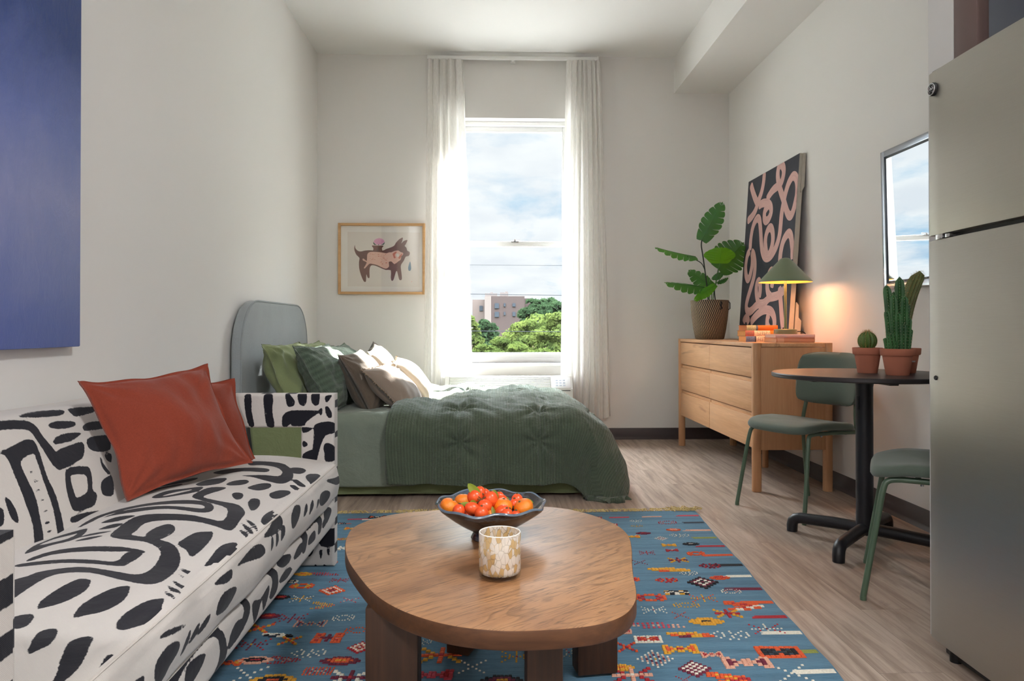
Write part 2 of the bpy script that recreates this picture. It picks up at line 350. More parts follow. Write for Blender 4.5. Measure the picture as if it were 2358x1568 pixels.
def leaf_mat(name, col, tcol):
    q = MT(name); oi = q.noise(q.co(), .9, 4)
    a = q.n('ShaderNodeBsdfDiffuse', {'Color': q.ramp(oi, [(.3, c(col)), (.7, c(tcol))])}); t = q.n('ShaderNodeBsdfTranslucent', {'Color': q.ramp(oi, [(.3, c(col)), (.7, c(tcol))])})
    q.L.new(q.n('ShaderNodeMixShader', {0: .45, 1: a.outputs[0], 2: t.outputs[0]}).outputs[0], q.out.inputs[0]); return q.m
LM = [leaf_mat('foliage_bright', '#2A361C', '#4E582C'), leaf_mat('foliage_mid', '#28341A', '#3E4822'), leaf_mat('foliage_dark', '#1C2A1C', '#2A3A26')]
M_BARK = plain('bark', '#5A4A3E', .9, var=.2)
def tree(x, y, top, rx, rz, m, label, nl=5200, ls=.24, seed=1, lumps=90):
    rg = np.random.RandomState(seed)
    r_ = empty('tree', (x, y, -14), 0, label, 'tree', 'trees outside the window')
    cz = top-rz+14
    b = B(); b.tube([(0, 0, 0), (.1, .05, cz*.5), (0, 0, cz), (.1, 0, cz+rz*.4)], [.4, .32, .25, .1], 8)
    for a_ in range(6):
        an = a_*1.05; b.tube([(0, 0, cz-.5*rz), (rx*.35*math.cos(an), rx*.35*math.sin(an), cz), (rx*.65*math.cos(an), rx*.65*math.sin(an), cz+.35*rz)], [.16, .1, .04], 6)
    b.obj('trunk', M_BARK, r_)
    d = rg.normal(size=(lumps, 3)); d /= np.linalg.norm(d, axis=1)[:, None]; d[:, 2] = np.where(d[:, 2] < -.35, -d[:, 2], d[:, 2])
    rad = rg.uniform(.72, 1.0, lumps)[:, None]
    lc = d*rad*np.array([rx*.8, rx*.8, rz*.8])+np.array([0, 0, cz]); lr = rg.uniform(.12, .24, lumps)*rx
    idx = rg.randint(0, lumps, nl); e_ = rg.normal(size=(nl, 3)); e_ /= np.linalg.norm(e_, axis=1)[:, None]; e_[:, 2] = np.abs(e_[:, 2])*.9-.15*rg.rand(nl)
    P = lc[idx]+e_*lr[idx][:, None]*np.array([1, 1, .7])*rg.uniform(.8, 1.1, nl)[:, None]
    nrm = e_+rg.normal(size=(nl, 3))*.5; nrm /= np.linalg.norm(nrm, axis=1)[:, None]
    t = np.cross(nrm, rg.normal(size=(nl, 3))); t /= np.linalg.norm(t, axis=1)[:, None]; u = np.cross(nrm, t)
    s = (ls*rg.uniform(.6, 1.3, nl))[:, None]
    V = np.stack([P-t*s, P-u*s*.5, P+t*s, P+u*s*.5], 1).reshape(-1, 3); Fc = np.arange(nl*4).reshape(-1, 4)
    me = bpy.data.meshes.new('foliage'); me.from_pydata(V.tolist(), [], Fc.tolist()); link('foliage', me, m, r_, False)
    return r_
tree(X_(1225, 44), 44, Z_(703, 44), 3.3, 4.2, LM[0], 'broad bright yellow-green tree filling the middle of the window view', 15000, .12, 3)
tree(X_(1290, 40), 40, Z_(694, 40), 2.3, 3.8, LM[0], 'bright green tree at the right edge of the window view', 9000, .12, 5)
tree(X_(1165, 36), 36, Z_(752, 36), 2.2, 3.2, LM[1], 'low mid-green tree in front of the broad bright tree', 9000, .11, 8)
tree(X_(1084, 38), 38, Z_(700, 38), .95, 3.6, LM[0], 'narrow bright tree beside the left curtain edge', 4500, .15, 11)
tree(X_(1118, 60), 60, Z_(722, 60), 1.5, 3.2, LM[2], 'grey-green darker tree in front of the pale wing of the apartment block', 4000, .2, 13)
tree(X_(1245, 90), 90, Z_(670, 90), 3.2, 4.6, LM[2], 'dark green tree top behind the bright trees, right of the apartment block', 6500, .3, 17)
tree(X_(1282, 84), 84, Z_(667, 84), 2.8, 4.6, LM[2], 'dark green tree on the skyline next to the right curtain', 4500, .3, 19)
tree(X_(1110, 34), 34, Z_(770, 34), 1.6, 2.8, LM[1], 'low green treetop at the lower left of the window view', 5000, .15, 23)
tree(X_(1260, 32), 32, Z_(775, 32), 1.9, 2.8, LM[1], 'low green treetop at the lower right of the window view', 5500, .15, 29)
tree(X_(930, 42), 42, Z_(715, 42), 3.2, 4.2, LM[0], 'leafy tree seen dimly through the left sheer curtain', 6500, .17, 31)
tree(X_(1450, 44), 44, Z_(705, 44), 3.4, 4.2, LM[0], 'leafy tree seen dimly through the right sheer curtain', 6500, .17, 37)
M_WIRE = plain('wire', '#23262A', .8, spec=.1)
for py, dy_, lb in ((677, 3, 'highest'), (762, 2, 'lowest'), (610, 1, 'faint upper')):
    Y = 26; p = [(X_(x_, Y), Y, Z_(py+dy_*(x_-1080)/220, Y)) for x_ in (700, 1080, 1300, 1700)]
    lb_ = {'highest': 'overhead cable crossing just above the distant apartment block roof', 'lowest': 'overhead cable crossing in front of the green treetops', 'faint upper': 'faint overhead cable crossing the sky above the apartment block'}[lb]
    tag(B().tube(p, .012 if py != 610 else .007, 6).obj('power_line', M_WIRE), lb_, 'cable', 'cables outside the window')
# ================================================================ printed patterns: a distance-to-ink value stored on the cloth mesh
def poly_sdf(P, poly):
    Q = np.asarray(poly, float); n = len(Q); d = np.full(len(P), 1e9); ins = np.zeros(len(P), bool)
    for i in range(n):
        a, b = Q[i-1], Q[i]; e = b-a; wv = P-a
        t = np.clip((wv@e)/max(e@e, 1e-12), 0, 1); q_ = wv-t[:, None]*e; d = np.minimum(d, (q_*q_).sum(1))
        c1 = (a[1] > P[:, 1]) != (b[1] > P[:, 1])
        with np.errstate(divide='ignore', invalid='ignore'):
            xi = (b[0]-a[0])*(P[:, 1]-a[1])/(b[1]-a[1])+a[0]
        ins ^= c1 & (P[:, 0] < xi)
    d = np.sqrt(d); return np.where(ins, -d, d)
def ink_sdf(P, shapes):
    r = np.full(len(P), .2)
    for s in shapes:
        if isinstance(s, dict): r = np.minimum(r, np.maximum(poly_sdf(P, s['o']), -poly_sdf(P, s['h'])))
        else:
            s_ = np.asarray(s); lo, hi = s_.min(0)-.05, s_.max(0)+.05
            k = np.all((P > lo) & (P < hi), 1)
            if k.any(): r[k] = np.minimum(r[k], poly_sdf(P[k], s))
    return r
def smoothp(p, n=3): return [(v[0], v[1]) for v in spline([(a, b_, 0) for a, b_ in p], n, True)]

class Grid:
    """mesh pieces made of fine grids, each vertex carrying its ink distance"""
    def __init__(s): s.V = []; s.F = []; s.I = []; s.k = 0
    def patch(s, fn, us, vs, ink=None, flip=False):
        U_, V_ = np.meshgrid(us, vs, indexing='ij'); P = fn(U_.ravel(), V_.ravel()); nu, nv = len(us), len(vs)
        i = np.arange(nu*nv).reshape(nu, nv)+s.k; f = np.stack([i[:-1, :-1], i[1:, :-1], i[1:, 1:], i[:-1, 1:]], -1).reshape(-1, 4)
        if flip: f = f[:, ::-1]
        s.V.append(P); s.F.append(f); s.I.append(np.full(len(P), .2) if ink is None else ink(P)); s.k += len(P); return s
    def roundbox(s, lo, hi, r, step, inks={}):
        lo, hi = np.array(lo, float), np.array(hi, float); c_, h = (lo+hi)/2, (hi-lo)/2
        for ax in range(3):
            for sg in (-1, 1):
                a, b_ = [k for k in range(3) if k != ax]
                us = np.linspace(lo[a], hi[a], max(4, int((hi[a]-lo[a])/step)+2)); vs = np.linspace(lo[b_], hi[b_], max(4, int((hi[b_]-lo[b_])/step)+2))
                us = np.sort(np.unique(np.concatenate([us, lo[a]+r*np.array([.15, .4, .7, 1]), hi[a]-r*np.array([.15, .4, .7, 1])])))
                vs = np.sort(np.unique(np.concatenate([vs, lo[b_]+r*np.array([.15, .4, .7, 1]), hi[b_]-r*np.array([.15, .4, .7, 1])])))
                def fn(u, v, ax=ax, sg=sg, a=a, b_=b_):
                    p = np.zeros((len(u), 3)); p[:, ax] = (hi if sg > 0 else lo)[ax]; p[:, a] = u; p[:, b_] = v
                    q_ = p-c_; k = np.clip(q_, -(h-r), h-r); d = q_-k; l = np.linalg.norm(d, axis=1)[:, None]
                    return c_+k+np.where(l > 1e-9, d/np.maximum(l, 1e-9)*r, 0)
                even = (ax == 1)
                s.patch(fn, us, vs, inks.get((ax, sg)), flip=(sg < 0) != even)
        return s
    def obj(s, name, mats, parent, loc=(0, 0, 0)):
        V = np.concatenate(s.V)-np.array(loc); F_ = np.concatenate(s.F); me = bpy.data.meshes.new(name)
        me.from_pydata(V.tolist(), [], F_.tolist()); at_ = me.attributes.new('ink', 'FLOAT', 'POINT'); at_.data.foreach_set('value', np.concatenate(s.I).astype(np.float32)); me.update()
        return link(name, me, mats, parent)

def print_mat(name, cloth, inkc, rag=.0016):
    q = MT(name); at_ = q.n('ShaderNodeAttribute', attribute_name='ink').outputs['Fac']; co = q.co()
    rough_ = q.math('MULTIPLY', q.math('SUBTRACT', q.noise(co, 110, 4, .7), .5), rag*4)
    dry = q.ramp(q.noise(q.co(scale=(1, .12, .3)), 160, 3, .6), [(.70, (0, 0, 0, 1)), (.76, (1, 1, 1, 1))])
    edge = q.math('ADD', at_, rough_)
    near = q.n('ShaderNodeMapRange', {0: edge, 1: -.012, 2: -.002, 3: 0.0, 4: 1.0}).outputs[0]
    inkf = q.n('ShaderNodeMapRange', {0: edge, 1: -.0008, 2: .0008, 3: 1.0, 4: 0.0}).outputs[0]
    inkf = q.math('MULTIPLY', inkf, q.math('SUBTRACT', 1.0, q.math('MULTIPLY', near, q.n('ShaderNodeRGBToBW', {0: dry}).outputs[0])))
    w_ = q.n('ShaderNodeTexWave', {'Vector': q.co(), 'Scale': 260, 'Distortion': 1.5, 'Detail': 1.0}, wave_type='BANDS', bands_direction='DIAGONAL').outputs['Fac']
    nz = q.noise(co, 700, 2)
    cl = q.ramp(q.math('ADD', q.math('MULTIPLY', w_, .5), q.math('MULTIPLY', nz, .5)), [(.25, tuple(x*.88 for x in c(cloth)[:3])+(1,)), (.7, c(cloth))])
    ik = q.ramp(w_, [(.2, c(inkc)), (.9, tuple(x*1.7 for x in c(inkc)[:3])+(1,))])
    q.set(col=q.mix(inkf, cl, ik), rough=.95, spec=.15, sheen=.1)
    b1 = q.bump(q.noise(co, 9, 4, .6, .5), .25, .015); q.bump(w_, .25, .0008, b1)
    return q.m
M_PRINT = print_mat('brushstroke_cloth', '#C7C1BB', '#19191F')

# ================================================================ sofa
S1 = 800/1633
def up(poly, **k): return [at(x*S1, 800+y*S1, **k) for x, y in poly]
SEAT_Z, SEAT_X = .452, -.60
seat_polys = [
 [(210,1235),(225,1200),(300,1150),(400,1100),(455,1100),(460,1115),(440,1145),(370,1185),(290,1215),(225,1232)],
 [(395,1262),(400,1230),(450,1185),(560,1130),(640,1107),(655,1120),(630,1165),(540,1215),(440,1245)],
 [(605,1275),(610,1245),(650,1205),(740,1155),(820,1133),(820,1160),(800,1205),(730,1245),(650,1275)],
 [(80,1290),(145,1265),(190,1262),(197,1280),(165,1320),(100,1335)],
 [(185,1430),(195,1390),(225,1345),(280,1320),(320,1320),(315,1350),(290,1385),(240,1410)],
 [(312,1520),(330,1490),(345,1440),(380,1370),(440,1340),(495,1330),(480,1380),(450,1440),(400,1490),(330,1530)],
 [(380,1640),(430,1568),(470,1530),(520,1470),(560,1410),(600,1385),(700,1375),(705,1390),(670,1420),(650,1470),(600,1520),(560,1568),(500,1640)],
 [(60,1560),(145,1540),(220,1550),(230,1575),(150,1620),(60,1640)],
 [(60,1205),(60,1125),(145,1095),(220,1065),(400,1035),(560,1045),(680,1050),(750,1015),(790,955),(760,930),(700,915),(600,908),(535,892),(560,855),(620,815),(700,797),(900,795),(1000,803),(1082,805),(1095,755),(1000,730),(918,708),(960,680),(1010,662),(1080,660),(1060,675),(1010,690),(975,707),(1060,720),(1150,728),(1185,762),(1170,790),(1125,835),(1050,828),(950,818),(800,818),(700,830),(660,865),(640,885),(700,895),(830,912),(880,945),(885,985),(850,1030),(790,1075),(720,1090),(600,1085),(450,1065),(300,1080),(200,1125)],
 [(145,985),(250,955),(400,940),(560,938),(640,942),(710,950),(700,958),(640,955),(560,958),(400,960),(250,972),(145,1000)],
 [(100,1012),(300,995),(450,995),(570,998),(620,960),(700,950),(690,970),(640,1000),(600,1018),(450,1015),(300,1015),(100,1032)],
 dict(o=[(120,960),(160,920),(200,900),(260,870),(340,850),(410,838),(415,850),(390,885),(330,910),(250,925)], h=[(190,918),(260,885),(330,870),(370,862),(330,890),(260,908)]),
 dict(o=[(360,835),(440,795),(560,765),(700,740),(850,725),(960,725),(1020,740),(1030,765),(1010,780),(950,785),(800,775),(650,785),(480,800)], h=[(440,812),(560,780),(700,757),(850,748),(960,748),(985,760),(960,768),(800,760),(650,768),(500,790)]),
 [(715,900),(710,880),(750,850),(810,832),(845,840),(845,865),(800,895),(750,908)],
 [(870,915),(900,890),(950,860),(1010,850),(1035,850),(1030,880),(990,925),(940,955),(915,935)],
 [(1000,990),(1030,950),(1080,900),(1130,880),(1165,885),(1170,920),(1130,980),(1080,1015),(1040,1010)],
 [(890,1000),(950,1003),(1010,1028),(950,1022)], [(880,1020),(930,1030),(1000,1055),(940,1045)], [(850,1048),(900,1060),(960,1090),(900,1080)], [(832,1078),(880,1085),(910,1105),(860,1098)], [(815,1100),(860,1112),(900,1138),(840,1120)],
 [(470,850),(530,830),(590,828),(550,845)], [(380,890),(440,870),(540,862),(460,880)], [(360,912),(430,893),(500,887),(440,905)], [(480,820),(560,800),(650,800),(560,818)],
 dict(o=[(720,705),(790,680),(880,670),(950,660),(970,665),(940,685),(860,700),(760,712)], h=[(770,703),(830,688),(910,676),(900,682),(820,698)]),
 [(640,690),(700,665),(790,640),(860,632),(850,645),(770,662),(700,685)],
 [(740,640),(820,620),(930,608),(920,618),(840,630)],
 [(930,640),(980,620),(1060,613),(1080,618),(1040,640),(960,655)], [(1080,640),(1110,625),(1170,618),(1190,625),(1160,640),(1100,648)],
 [(1185,655),(1220,635),(1270,625),(1300,628),(1290,645),(1240,662)], [(1295,670),(1340,648),(1390,643),(1395,655),(1350,680),(1310,685)],
 [(1112,690),(1130,680),(1165,682),(1165,698),(1135,707)], [(1195,710),(1215,695),(1250,697),(1250,720),(1220,748),(1200,730)],
 [(1265,790),(1280,755),(1310,730),(1350,725),(1360,740),(1330,780),(1290,797)],
 [(1010,592),(1090,578),(1200,572),(1280,575),(1270,590),(1150,590),(1060,600)],
 [(1180,545),(1260,542),(1360,548),(1400,580),(1400,605),(1350,622),(1280,618),(1200,608),(1150,605),(1260,600),(1330,600),(1350,585),(1320,565),(1250,558),(1190,560)],
 [(1380,570),(1400,557),(1450,555),(1465,565),(1440,582),(1400,583)], [(1465,590),(1490,572),(1540,572),(1555,590),(1530,612),(1490,610)],
 [(1400,608),(1430,605),(1480,625),(1440,622)], [(1390,625),(1420,622),(1470,645),(1430,640)],
 [(1190,790),(1230,798),(1265,830),(1225,812)], [(1170,805),(1210,815),(1250,845),(1205,830)], [(1160,825),(1200,835),(1225,860),(1190,848)],
]
front_polys = [
 [(1110,1030),(1140,990),(1190,935),(1220,925),(1225,960),(1200,990),(1150,1010)],
 [(1230,895),(1260,850),(1310,795),(1333,785),(1330,830),(1300,870)], [(1360,850),(1365,800),(1390,745),(1415,745),(1405,790),(1380,840)], [(1485,730),(1495,690),(1520,672),(1535,680),(1530,710),(1505,745)], [(1530,625),(1570,612),(1595,605),(1590,640),(1560,645)],
 [(1015,1115),(1040,1080),(1085,1040),(1080,1080),(1050,1110)], [(1000,1255),(1010,1200),(1040,1150),(1080,1125),(1098,1130),(1090,1170),(1060,1230),(1020,1255)],
 [(740,1365),(780,1330),(860,1300),(830,1330),(760,1365)], [(695,1568),(700,1500),(740,1430),(790,1385),(820,1385),(815,1430),(770,1500),(740,1568)],
 [(840,1455),(850,1400),(880,1330),(887,1345),(865,1420)], [(880,1400),(895,1350),(930,1290),(918,1350)], [(920,1360),(940,1300),(977,1250),(962,1305)], [(1250,960),(1262,900),(1272,890),(1268,930)], [(1282,940),(1290,880),(1302,868),(1298,910)], [(1308,910),(1320,850),(1335,838),(1327,880)],
 [(1440,790),(1450,740),(1462,715),(1458,750)], [(1420,800),(1430,755),(1442,730),(1436,770)], [(1470,760),(1476,720),(1484,712),(1482,735)],
 [(480,1900),(520,1800),(600,1680),(650,1620),(680,1620),(640,1720),(560,1850)], [(560,1640),(600,1580),(650,1540),(640,1590),(590,1650)],
]
rail_polys = [
 [(1030,1330),(1010,1300),(1060,1230),(1150,1130),(1230,1040),(1270,1020),(1300,1060),(1300,1130),(1275,1180),(1260,1175),(1275,1110),(1265,1070),(1240,1060),(1190,1090),(1110,1180),(1060,1250)],
 [(1000,1300),(1040,1330),(1060,1400),(1055,1470),(1020,1560),(1000,1620),(960,1640),(1020,1480),(1025,1400),(1005,1360),(960,1400),(900,1470),(850,1540),(800,1620),(780,1600),(830,1500),(900,1430),(960,1360)],
 [(1110,1150),(1140,1150),(1165,1190),(1170,1240),(1150,1300),(1110,1370),(1070,1420),(1065,1400),(1110,1330),(1140,1250),(1135,1190)],
 [(1190,1300),(1180,1200),(1220,1180),(1255,1120),(1262,1135),(1250,1190),(1232,1240),(1225,1190),(1205,1260)],
 [(1070,1400),(1080,1340),(1110,1285),(1140,1275),(1135,1310),(1100,1380)], [(860,1568),(880,1500),(930,1450),(960,1440),(950,1480),(920,1540),(880,1600)],
 [(1305,1025),(1320,990),(1350,972),(1365,975),(1355,1010),(1325,1035)], [(1305,1110),(1320,1070),(1350,1035),(1370,1040),(1340,1090)], [(1375,1000),(1385,960),(1410,920),(1425,925),(1410,970)],
 [(1350,905),(1400,855),(1430,850),(1442,870),(1440,910),(1430,960),(1415,965),(1420,900),(1405,880),(1370,920)], [(1445,930),(1450,890),(1475,860),(1478,900)],
 [(1430,850),(1470,800),(1500,780),(1510,800),(1505,860),(1490,880),(1490,820),(1450,860)], [(1520,790),(1545,750),(1555,770),(1530,830)], [(1510,830),(1530,790),(1542,800),(1517,850)],
 [(640,1800),(700,1700),(760,1640),(800,1630),(770,1700),(700,1800)],
]
back_polys = [
 [(-80,350),(0,345),(60,342),(120,345),(160,370),(190,420),(230,470),(245,490),(260,480),(340,450),(375,447),(382,480),(370,520),(330,545),(270,575),(250,572),(220,540),(185,480),(160,440),(135,400),(100,385),(0,388),(-80,395)],
 [(-30,500),(30,470),(90,440),(125,432),(155,455),(200,600),(250,700),(298,840),(300,870),(275,880),(240,760),(190,640),(150,520),(135,500),(80,535),(100,600),(150,700),(180,800),(205,885),(205,930),(170,940),(150,840),(100,720),(50,600),(10,510)],
 [(5,705),(30,715),(60,760),(78,810),(70,825),(40,800),(15,740)], [(-40,760),(0,760),(8,830),(-30,840)],
 dict(o=[(295,575),(330,560),(395,560),(410,580),(420,620),(425,670),(448,690),(440,740),(400,760),(350,770),(325,745),(300,680),(288,610)], h=[(320,600),(380,598),(395,620),(400,670),(385,690),(350,705),(335,680),(318,630)]),
 [(85,325),(150,305),(240,295),(295,295),(290,315),(240,325),(150,330)], [(315,292),(340,285),(400,280),(448,280),(445,300),(400,315),(350,325),(330,310)],
 [(215,370),(240,350),(290,345),(345,350),(340,370),(290,382),(245,382)], [(378,380),(390,360),(430,348),(470,350),(475,380),(430,388),(390,392)],
 [(235,455),(245,425),(290,405),(355,400),(370,405),(330,435),(280,450)], [(393,445),(405,425),(450,415),(500,418),(505,480),(440,490),(405,475)],
 [(455,515),(465,560),(495,595),(510,592),(475,550),(462,520)], [(480,500),(510,500),(510,540),(485,525)], [(463,650),(475,620),(515,605),(530,690),(480,695)], [(330,800),(380,780),(470,768),(420,800),(340,825)],
 [(560,300),(700,290),(720,330),(580,345)], [(560,400),(640,380),(700,420),(580,450)], [(600,500),(740,470),(760,540),(640,560)], [(820,280),(960,260),(960,300),(840,320)], [(820,400),(980,360),(990,430),(850,470)],
]+[[(x-11,y-3),(x+9,y-8),(x+13,y),(x-6,y+7)] for x, y in ((130,588),(148,628),(163,674),(182,716),(200,768),(215,825),(232,865))]
arm_polys = [
 [(1150,225),(1180,225),(1183,300),(1195,368),(1170,368),(1152,300)], [(1240,225),(1282,225),(1280,300),(1290,370),(1255,370),(1243,300)],
 [(1340,215),(1355,215),(1385,250),(1380,275),(1355,278),(1345,255)], [(1400,215),(1440,215),(1440,260),(1425,275),(1405,262)], [(1465,215),(1500,215),(1500,262),(1485,275),(1465,258)],
 [(1325,350),(1330,320),(1355,300),(1400,295),(1500,298),(1480,320),(1440,350),(1430,368),(1375,370),(1365,360),(1350,372),(1330,372)],
 [(1420,375),(1470,380),(1440,400),(1422,398)], [(1500,292),(1515,285),(1512,320),(1500,312)], [(1528,280),(1545,280),(1560,310),(1555,335),(1535,320)], [(1528,230),(1560,225),(1535,262)],
 [(1478,365),(1520,350),(1560,350),(1575,365),(1575,400),(1530,415),(1505,470),(1485,540),(1455,535),(1470,470),(1475,400)],
 [(1520,470),(1530,450),(1560,455),(1575,480),(1575,530),(1530,535),(1525,500)], [(1422,440),(1440,445),(1447,460),(1425,468)], [(1425,500),(1470,480),(1470,510),(1450,530),(1425,525)],
 [(1500,880),(1575,850),(1580,925),(1510,935)], [(1430,980),(1445,950),(1475,945),(1460,980)], [(1500,960),(1515,950),(1510,1000)], [(1535,950),(1550,945),(1545,985)], [(1478,1015),(1490,1030),(1495,1060),(1480,1060)], [(1520,1020),(1535,1030),(1540,1060),(1522,1060)],
]
def P2(polys, kw, ax, sm=3):
    r = []
    for p in polys:
        g = lambda t: [(v[ax[0]], v[ax[1]]) for v in up(t, **kw)]
        r.append(dict(o=smoothp(g(p['o']), sm), h=smoothp(g(p['h']), sm)) if isinstance(p, dict) else smoothp(g(p), sm))
    return r
sofa = empty('sofa', (-1.05, 1.94, 0), 0, 'cream two-seat sofa printed with black brushstrokes, along the left wall on the blue rug', 'sofa')
SL = tuple(sofa.location)
sqz = lambda P_: [(-1.1+(x+1.1)*.955, y) for x, y in P_]
SI = [dict(o=sqz(t['o']), h=sqz(t['h'])) if isinstance(t, dict) else sqz(t) for t in P2(seat_polys, dict(z=SEAT_Z), (0, 1))]; FI = P2(front_polys, dict(x=SEAT_X), (1, 2)); RI = P2(rail_polys, dict(x=-.615), (1, 2))
BT, BB = Vector((-1.27, 0, .70)), Vector((-1.10, 0, .44)); bn = Vector((BT.z-BB.z, 0, BB.x-BT.x)).normalized()
BI = P2(back_polys, dict(plane=(bn, BB)), (1, 2)); AI = P2(arm_polys, dict(y=2.905), (0, 2))
# seat cushion: crowned top rolling over a soft front edge; v runs along the profile
prof = []
for t in np.linspace(0, 1, 74): prof.append((-1.14+.507*t, .436+.022*math.sin(PI*min(1, t*1.02))**.8-.004*t, 0))
r0 = .034
for t in np.linspace(0, PI/2, 9)[1:]: prof.append((-.633+r0*math.sin(t), .432-r0+r0*math.cos(t), 1))
for t in np.linspace(0, 1, 16)[1:]: prof.append((-.599+.008*math.sin(PI*t), .398-.085*t, 1))
for t in np.linspace(0, PI/2, 6)[1:]: prof.append((-.599-.02+.02*math.cos(t), .313-.02*math.sin(t), 1))
prof.append((-1.1, .292, 1)); prof = np.array(prof)
ys = np.linspace(.978, 2.903, 300)
def seat_fn(u, v):
    i = np.rint(v).astype(int); P = np.stack([prof[i, 0], u, prof[i, 1]], 1)
    e_ = np.minimum(u-.978, 2.903-u); k = np.clip(e_/.03, 0, 1); rr = np.sqrt(1-(1-k)**2)
    cx_, cz_ = -.87, .37
    P[:, 0] = np.where(P[:, 0] > -.66, P[:, 0]-.02*(1-rr), P[:, 0]); P[:, 2] = cz_+(P[:, 2]-cz_)*(.72+.28*rr)
    wv = .0035*np.sin(u*9+P[:, 0]*5)+.0025*np.sin(u*23-P[:, 2]*30)
    P[:, 2] += np.where(P[:, 2] > .40, wv, 0); P[:, 0] += np.where(P[:, 0] > -.63, wv, 0)
    return P
def seat_ink(P):
    top = ink_sdf(P[:, :2], SI); fr_ = ink_sdf(P[:, 1:], FI)
    return np.where(P[:, 2] > .428, top, np.where(P[:, 0] > -.64, fr_, .2))
Grid().patch(seat_fn, ys, np.arange(len(prof)), seat_ink).patch(lambda u, v: seat_fn(u, v), np.array([.978, .978]), np.arange(len(prof))).obj('seat_cushion', M_PRINT, sofa, SL)
# piping along the front seam
ci = int(np.argmin(np.abs(prof[:, 0]+.610)+np.abs(prof[:, 1]-.423)*2))
yy_ = np.linspace(1.0, 2.885, 110); pp = seat_fn(yy_, np.full(110, ci))-np.array(SL)+np.array([.0005, 0, .0008])
B().tube([tuple(v) for v in pp], .0028, 6).obj('piping', plain('cream_piping', '#C4BDB5', .95), sofa)
g = Grid()
g.roundbox((-1.40, .975, .175), (-.612, 2.905, .288), .03, .011, {(0, 1): lambda P: ink_sdf(P[:, 1:], RI)}); g.obj('base_frame', M_PRINT, sofa, SL)
# sloping back
bp = [(-1.09, .30)]+[(-1.10-.17*t, .43+.27*t) for t in np.linspace(0, 1, 44)]+[(-1.272-.03*(1-math.cos(a)), .70+.022*math.sin(a)) for a in np.linspace(.2, PI/2, 6)]+[(-1.302-.12*t, .722-.004*t) for t in np.linspace(.1, 1, 8)]+[(-1.45, .70), (-1.465, .65), (-1.465, .18)]
bp = np.array(bp)
def back_fn(u, v):
    i = np.rint(v).astype(int); P = np.stack([bp[i, 0], u, bp[i, 1]], 1)
    bul = .012*np.sin(PI*np.clip((P[:, 2]-.40)/.32, 0, 1)); P[:, 0] += np.where(P[:, 0] > -1.28, bul, 0); P[:, 2] += .003*np.sin(u*7); return P
Grid().patch(back_fn, np.linspace(.976, 2.904, 260), np.arange(len(bp)), lambda P: np.where(P[:, 0] > -1.30, ink_sdf(P[:, 1:], BI), .2)).obj('backrest', M_PRINT, sofa, SL)
def bars(yy, lst):   # painted bars on the narrow side faces: z ranges
    return [[(yy-.1, a+.004), (yy+.1, a-.003), (yy+.1, b_+.003), (yy-.1, b_-.004)] for a, b_ in lst]
FB = bars(2.94, [(.640, .672), (.52, .545), (.385, .40), (.26, .33), (.17, .20), (.06, .10)])
TA = [[(x-.02, 2.8), (x+.02, 2.8), (x+.025, 3.1), (x-.015, 3.1)] for x in (-1.25, -1.05, -.90, -.80)]
ARM = [(-1.462, .012), (-1.30, .012), (-1.30, .563), (-.755, .563), (-.755, .012), (-.622, .012), (-.622, .697), (-1.462, .697)]
def arm_slab(y0, y1, r, face, side, top):
    """C-shaped upholstered arm: front and back faces with softened edges, joined by a band along the outline"""
    g = Grid(); A_ = np.array(ARM)
    def lines(cuts, step):
        o = []
        for a, b_ in zip(cuts[:-1], cuts[1:]):
            o += list(np.linspace(a, b_, max(2, int((b_-a)/step)+1)))
            o += [a+r*t for t in (.12, .3, .6, 1)]+[b_-r*t for t in (.12, .3, .6, 1)]
        return np.unique(np.round(o, 5))
    us = lines([-1.462, -1.30, -.755, -.622], .0065); vs = lines([.012, .563, .697], .0065)
    def fn(sg):
        def f(u, v):
            P = np.stack([u, np.full(len(u), y0 if sg < 0 else y1), v], 1); d = np.clip(-poly_sdf(P[:, [0, 2]], A_), 0, r)
            P[:, 1] -= sg*(r-np.sqrt(np.maximum(r*r-(r-d)**2, 0))); return P
        return f
    U_, V_ = np.meshgrid(us, vs, indexing='ij')
    for sg in (-1, 1):
        g.patch(fn(sg), us, vs, face, flip=sg > 0)
        F_ = g.F[-1]; P = g.V[-1]; cen = P[F_-F_.min()].mean(1)[:, [0, 2]] if False else P[F_-(g.k-len(P))].mean(1)[:, [0, 2]]
        g.F[-1] = F_[poly_sdf(cen, A_) < 0]
    n = len(A_)
    for i in range(n):
        a, b_ = A_[i], A_[(i+1) % n]; m = max(2, int(np.linalg.norm(b_-a)/.008)+1)
        def wf(u, v, a=a, b_=b_): q_ = a+(b_-a)*u[:, None]; return np.stack([q_[:, 0], v, q_[:, 1]], 1)
        ik = side if i == 5 else top if i == 6 else None
        g.patch(wf, np.linspace(0, 1, m), np.linspace(y0+r, y1-r, 8), ik)
    return g
arm_slab(2.905, 2.975, .010, lambda P: ink_sdf(P[:, [0, 2]], AI), lambda P: ink_sdf(P[:, 1:], FB), lambda P: ink_sdf(P[:, :2], TA)).obj('arm', M_PRINT, sofa, SL)
NB = [[(.85, a), (1.0, a+.004), (1.0, b_+.004), (.85, b_)] for a, b_ in ((.598, .637), (.534, .566), (.462, .50), (.385, .43), (.30, .34), (.15, .21), (.684, .72))]
NT = [[(-.75, .86), (-.60, .86), (-.60, .99), (-.75, .99)], [(-1.1, .86), (-1.0, .86), (-.98, .99), (-1.1, .99)]]
arm_slab(.905, .975, .010, lambda P: ink_sdf(P[:, [0, 2]], AI), lambda P: ink_sdf(P[:, 1:], NB), lambda P: ink_sdf(P[:, :2], NT)).obj('arm', M_PRINT, sofa, SL)

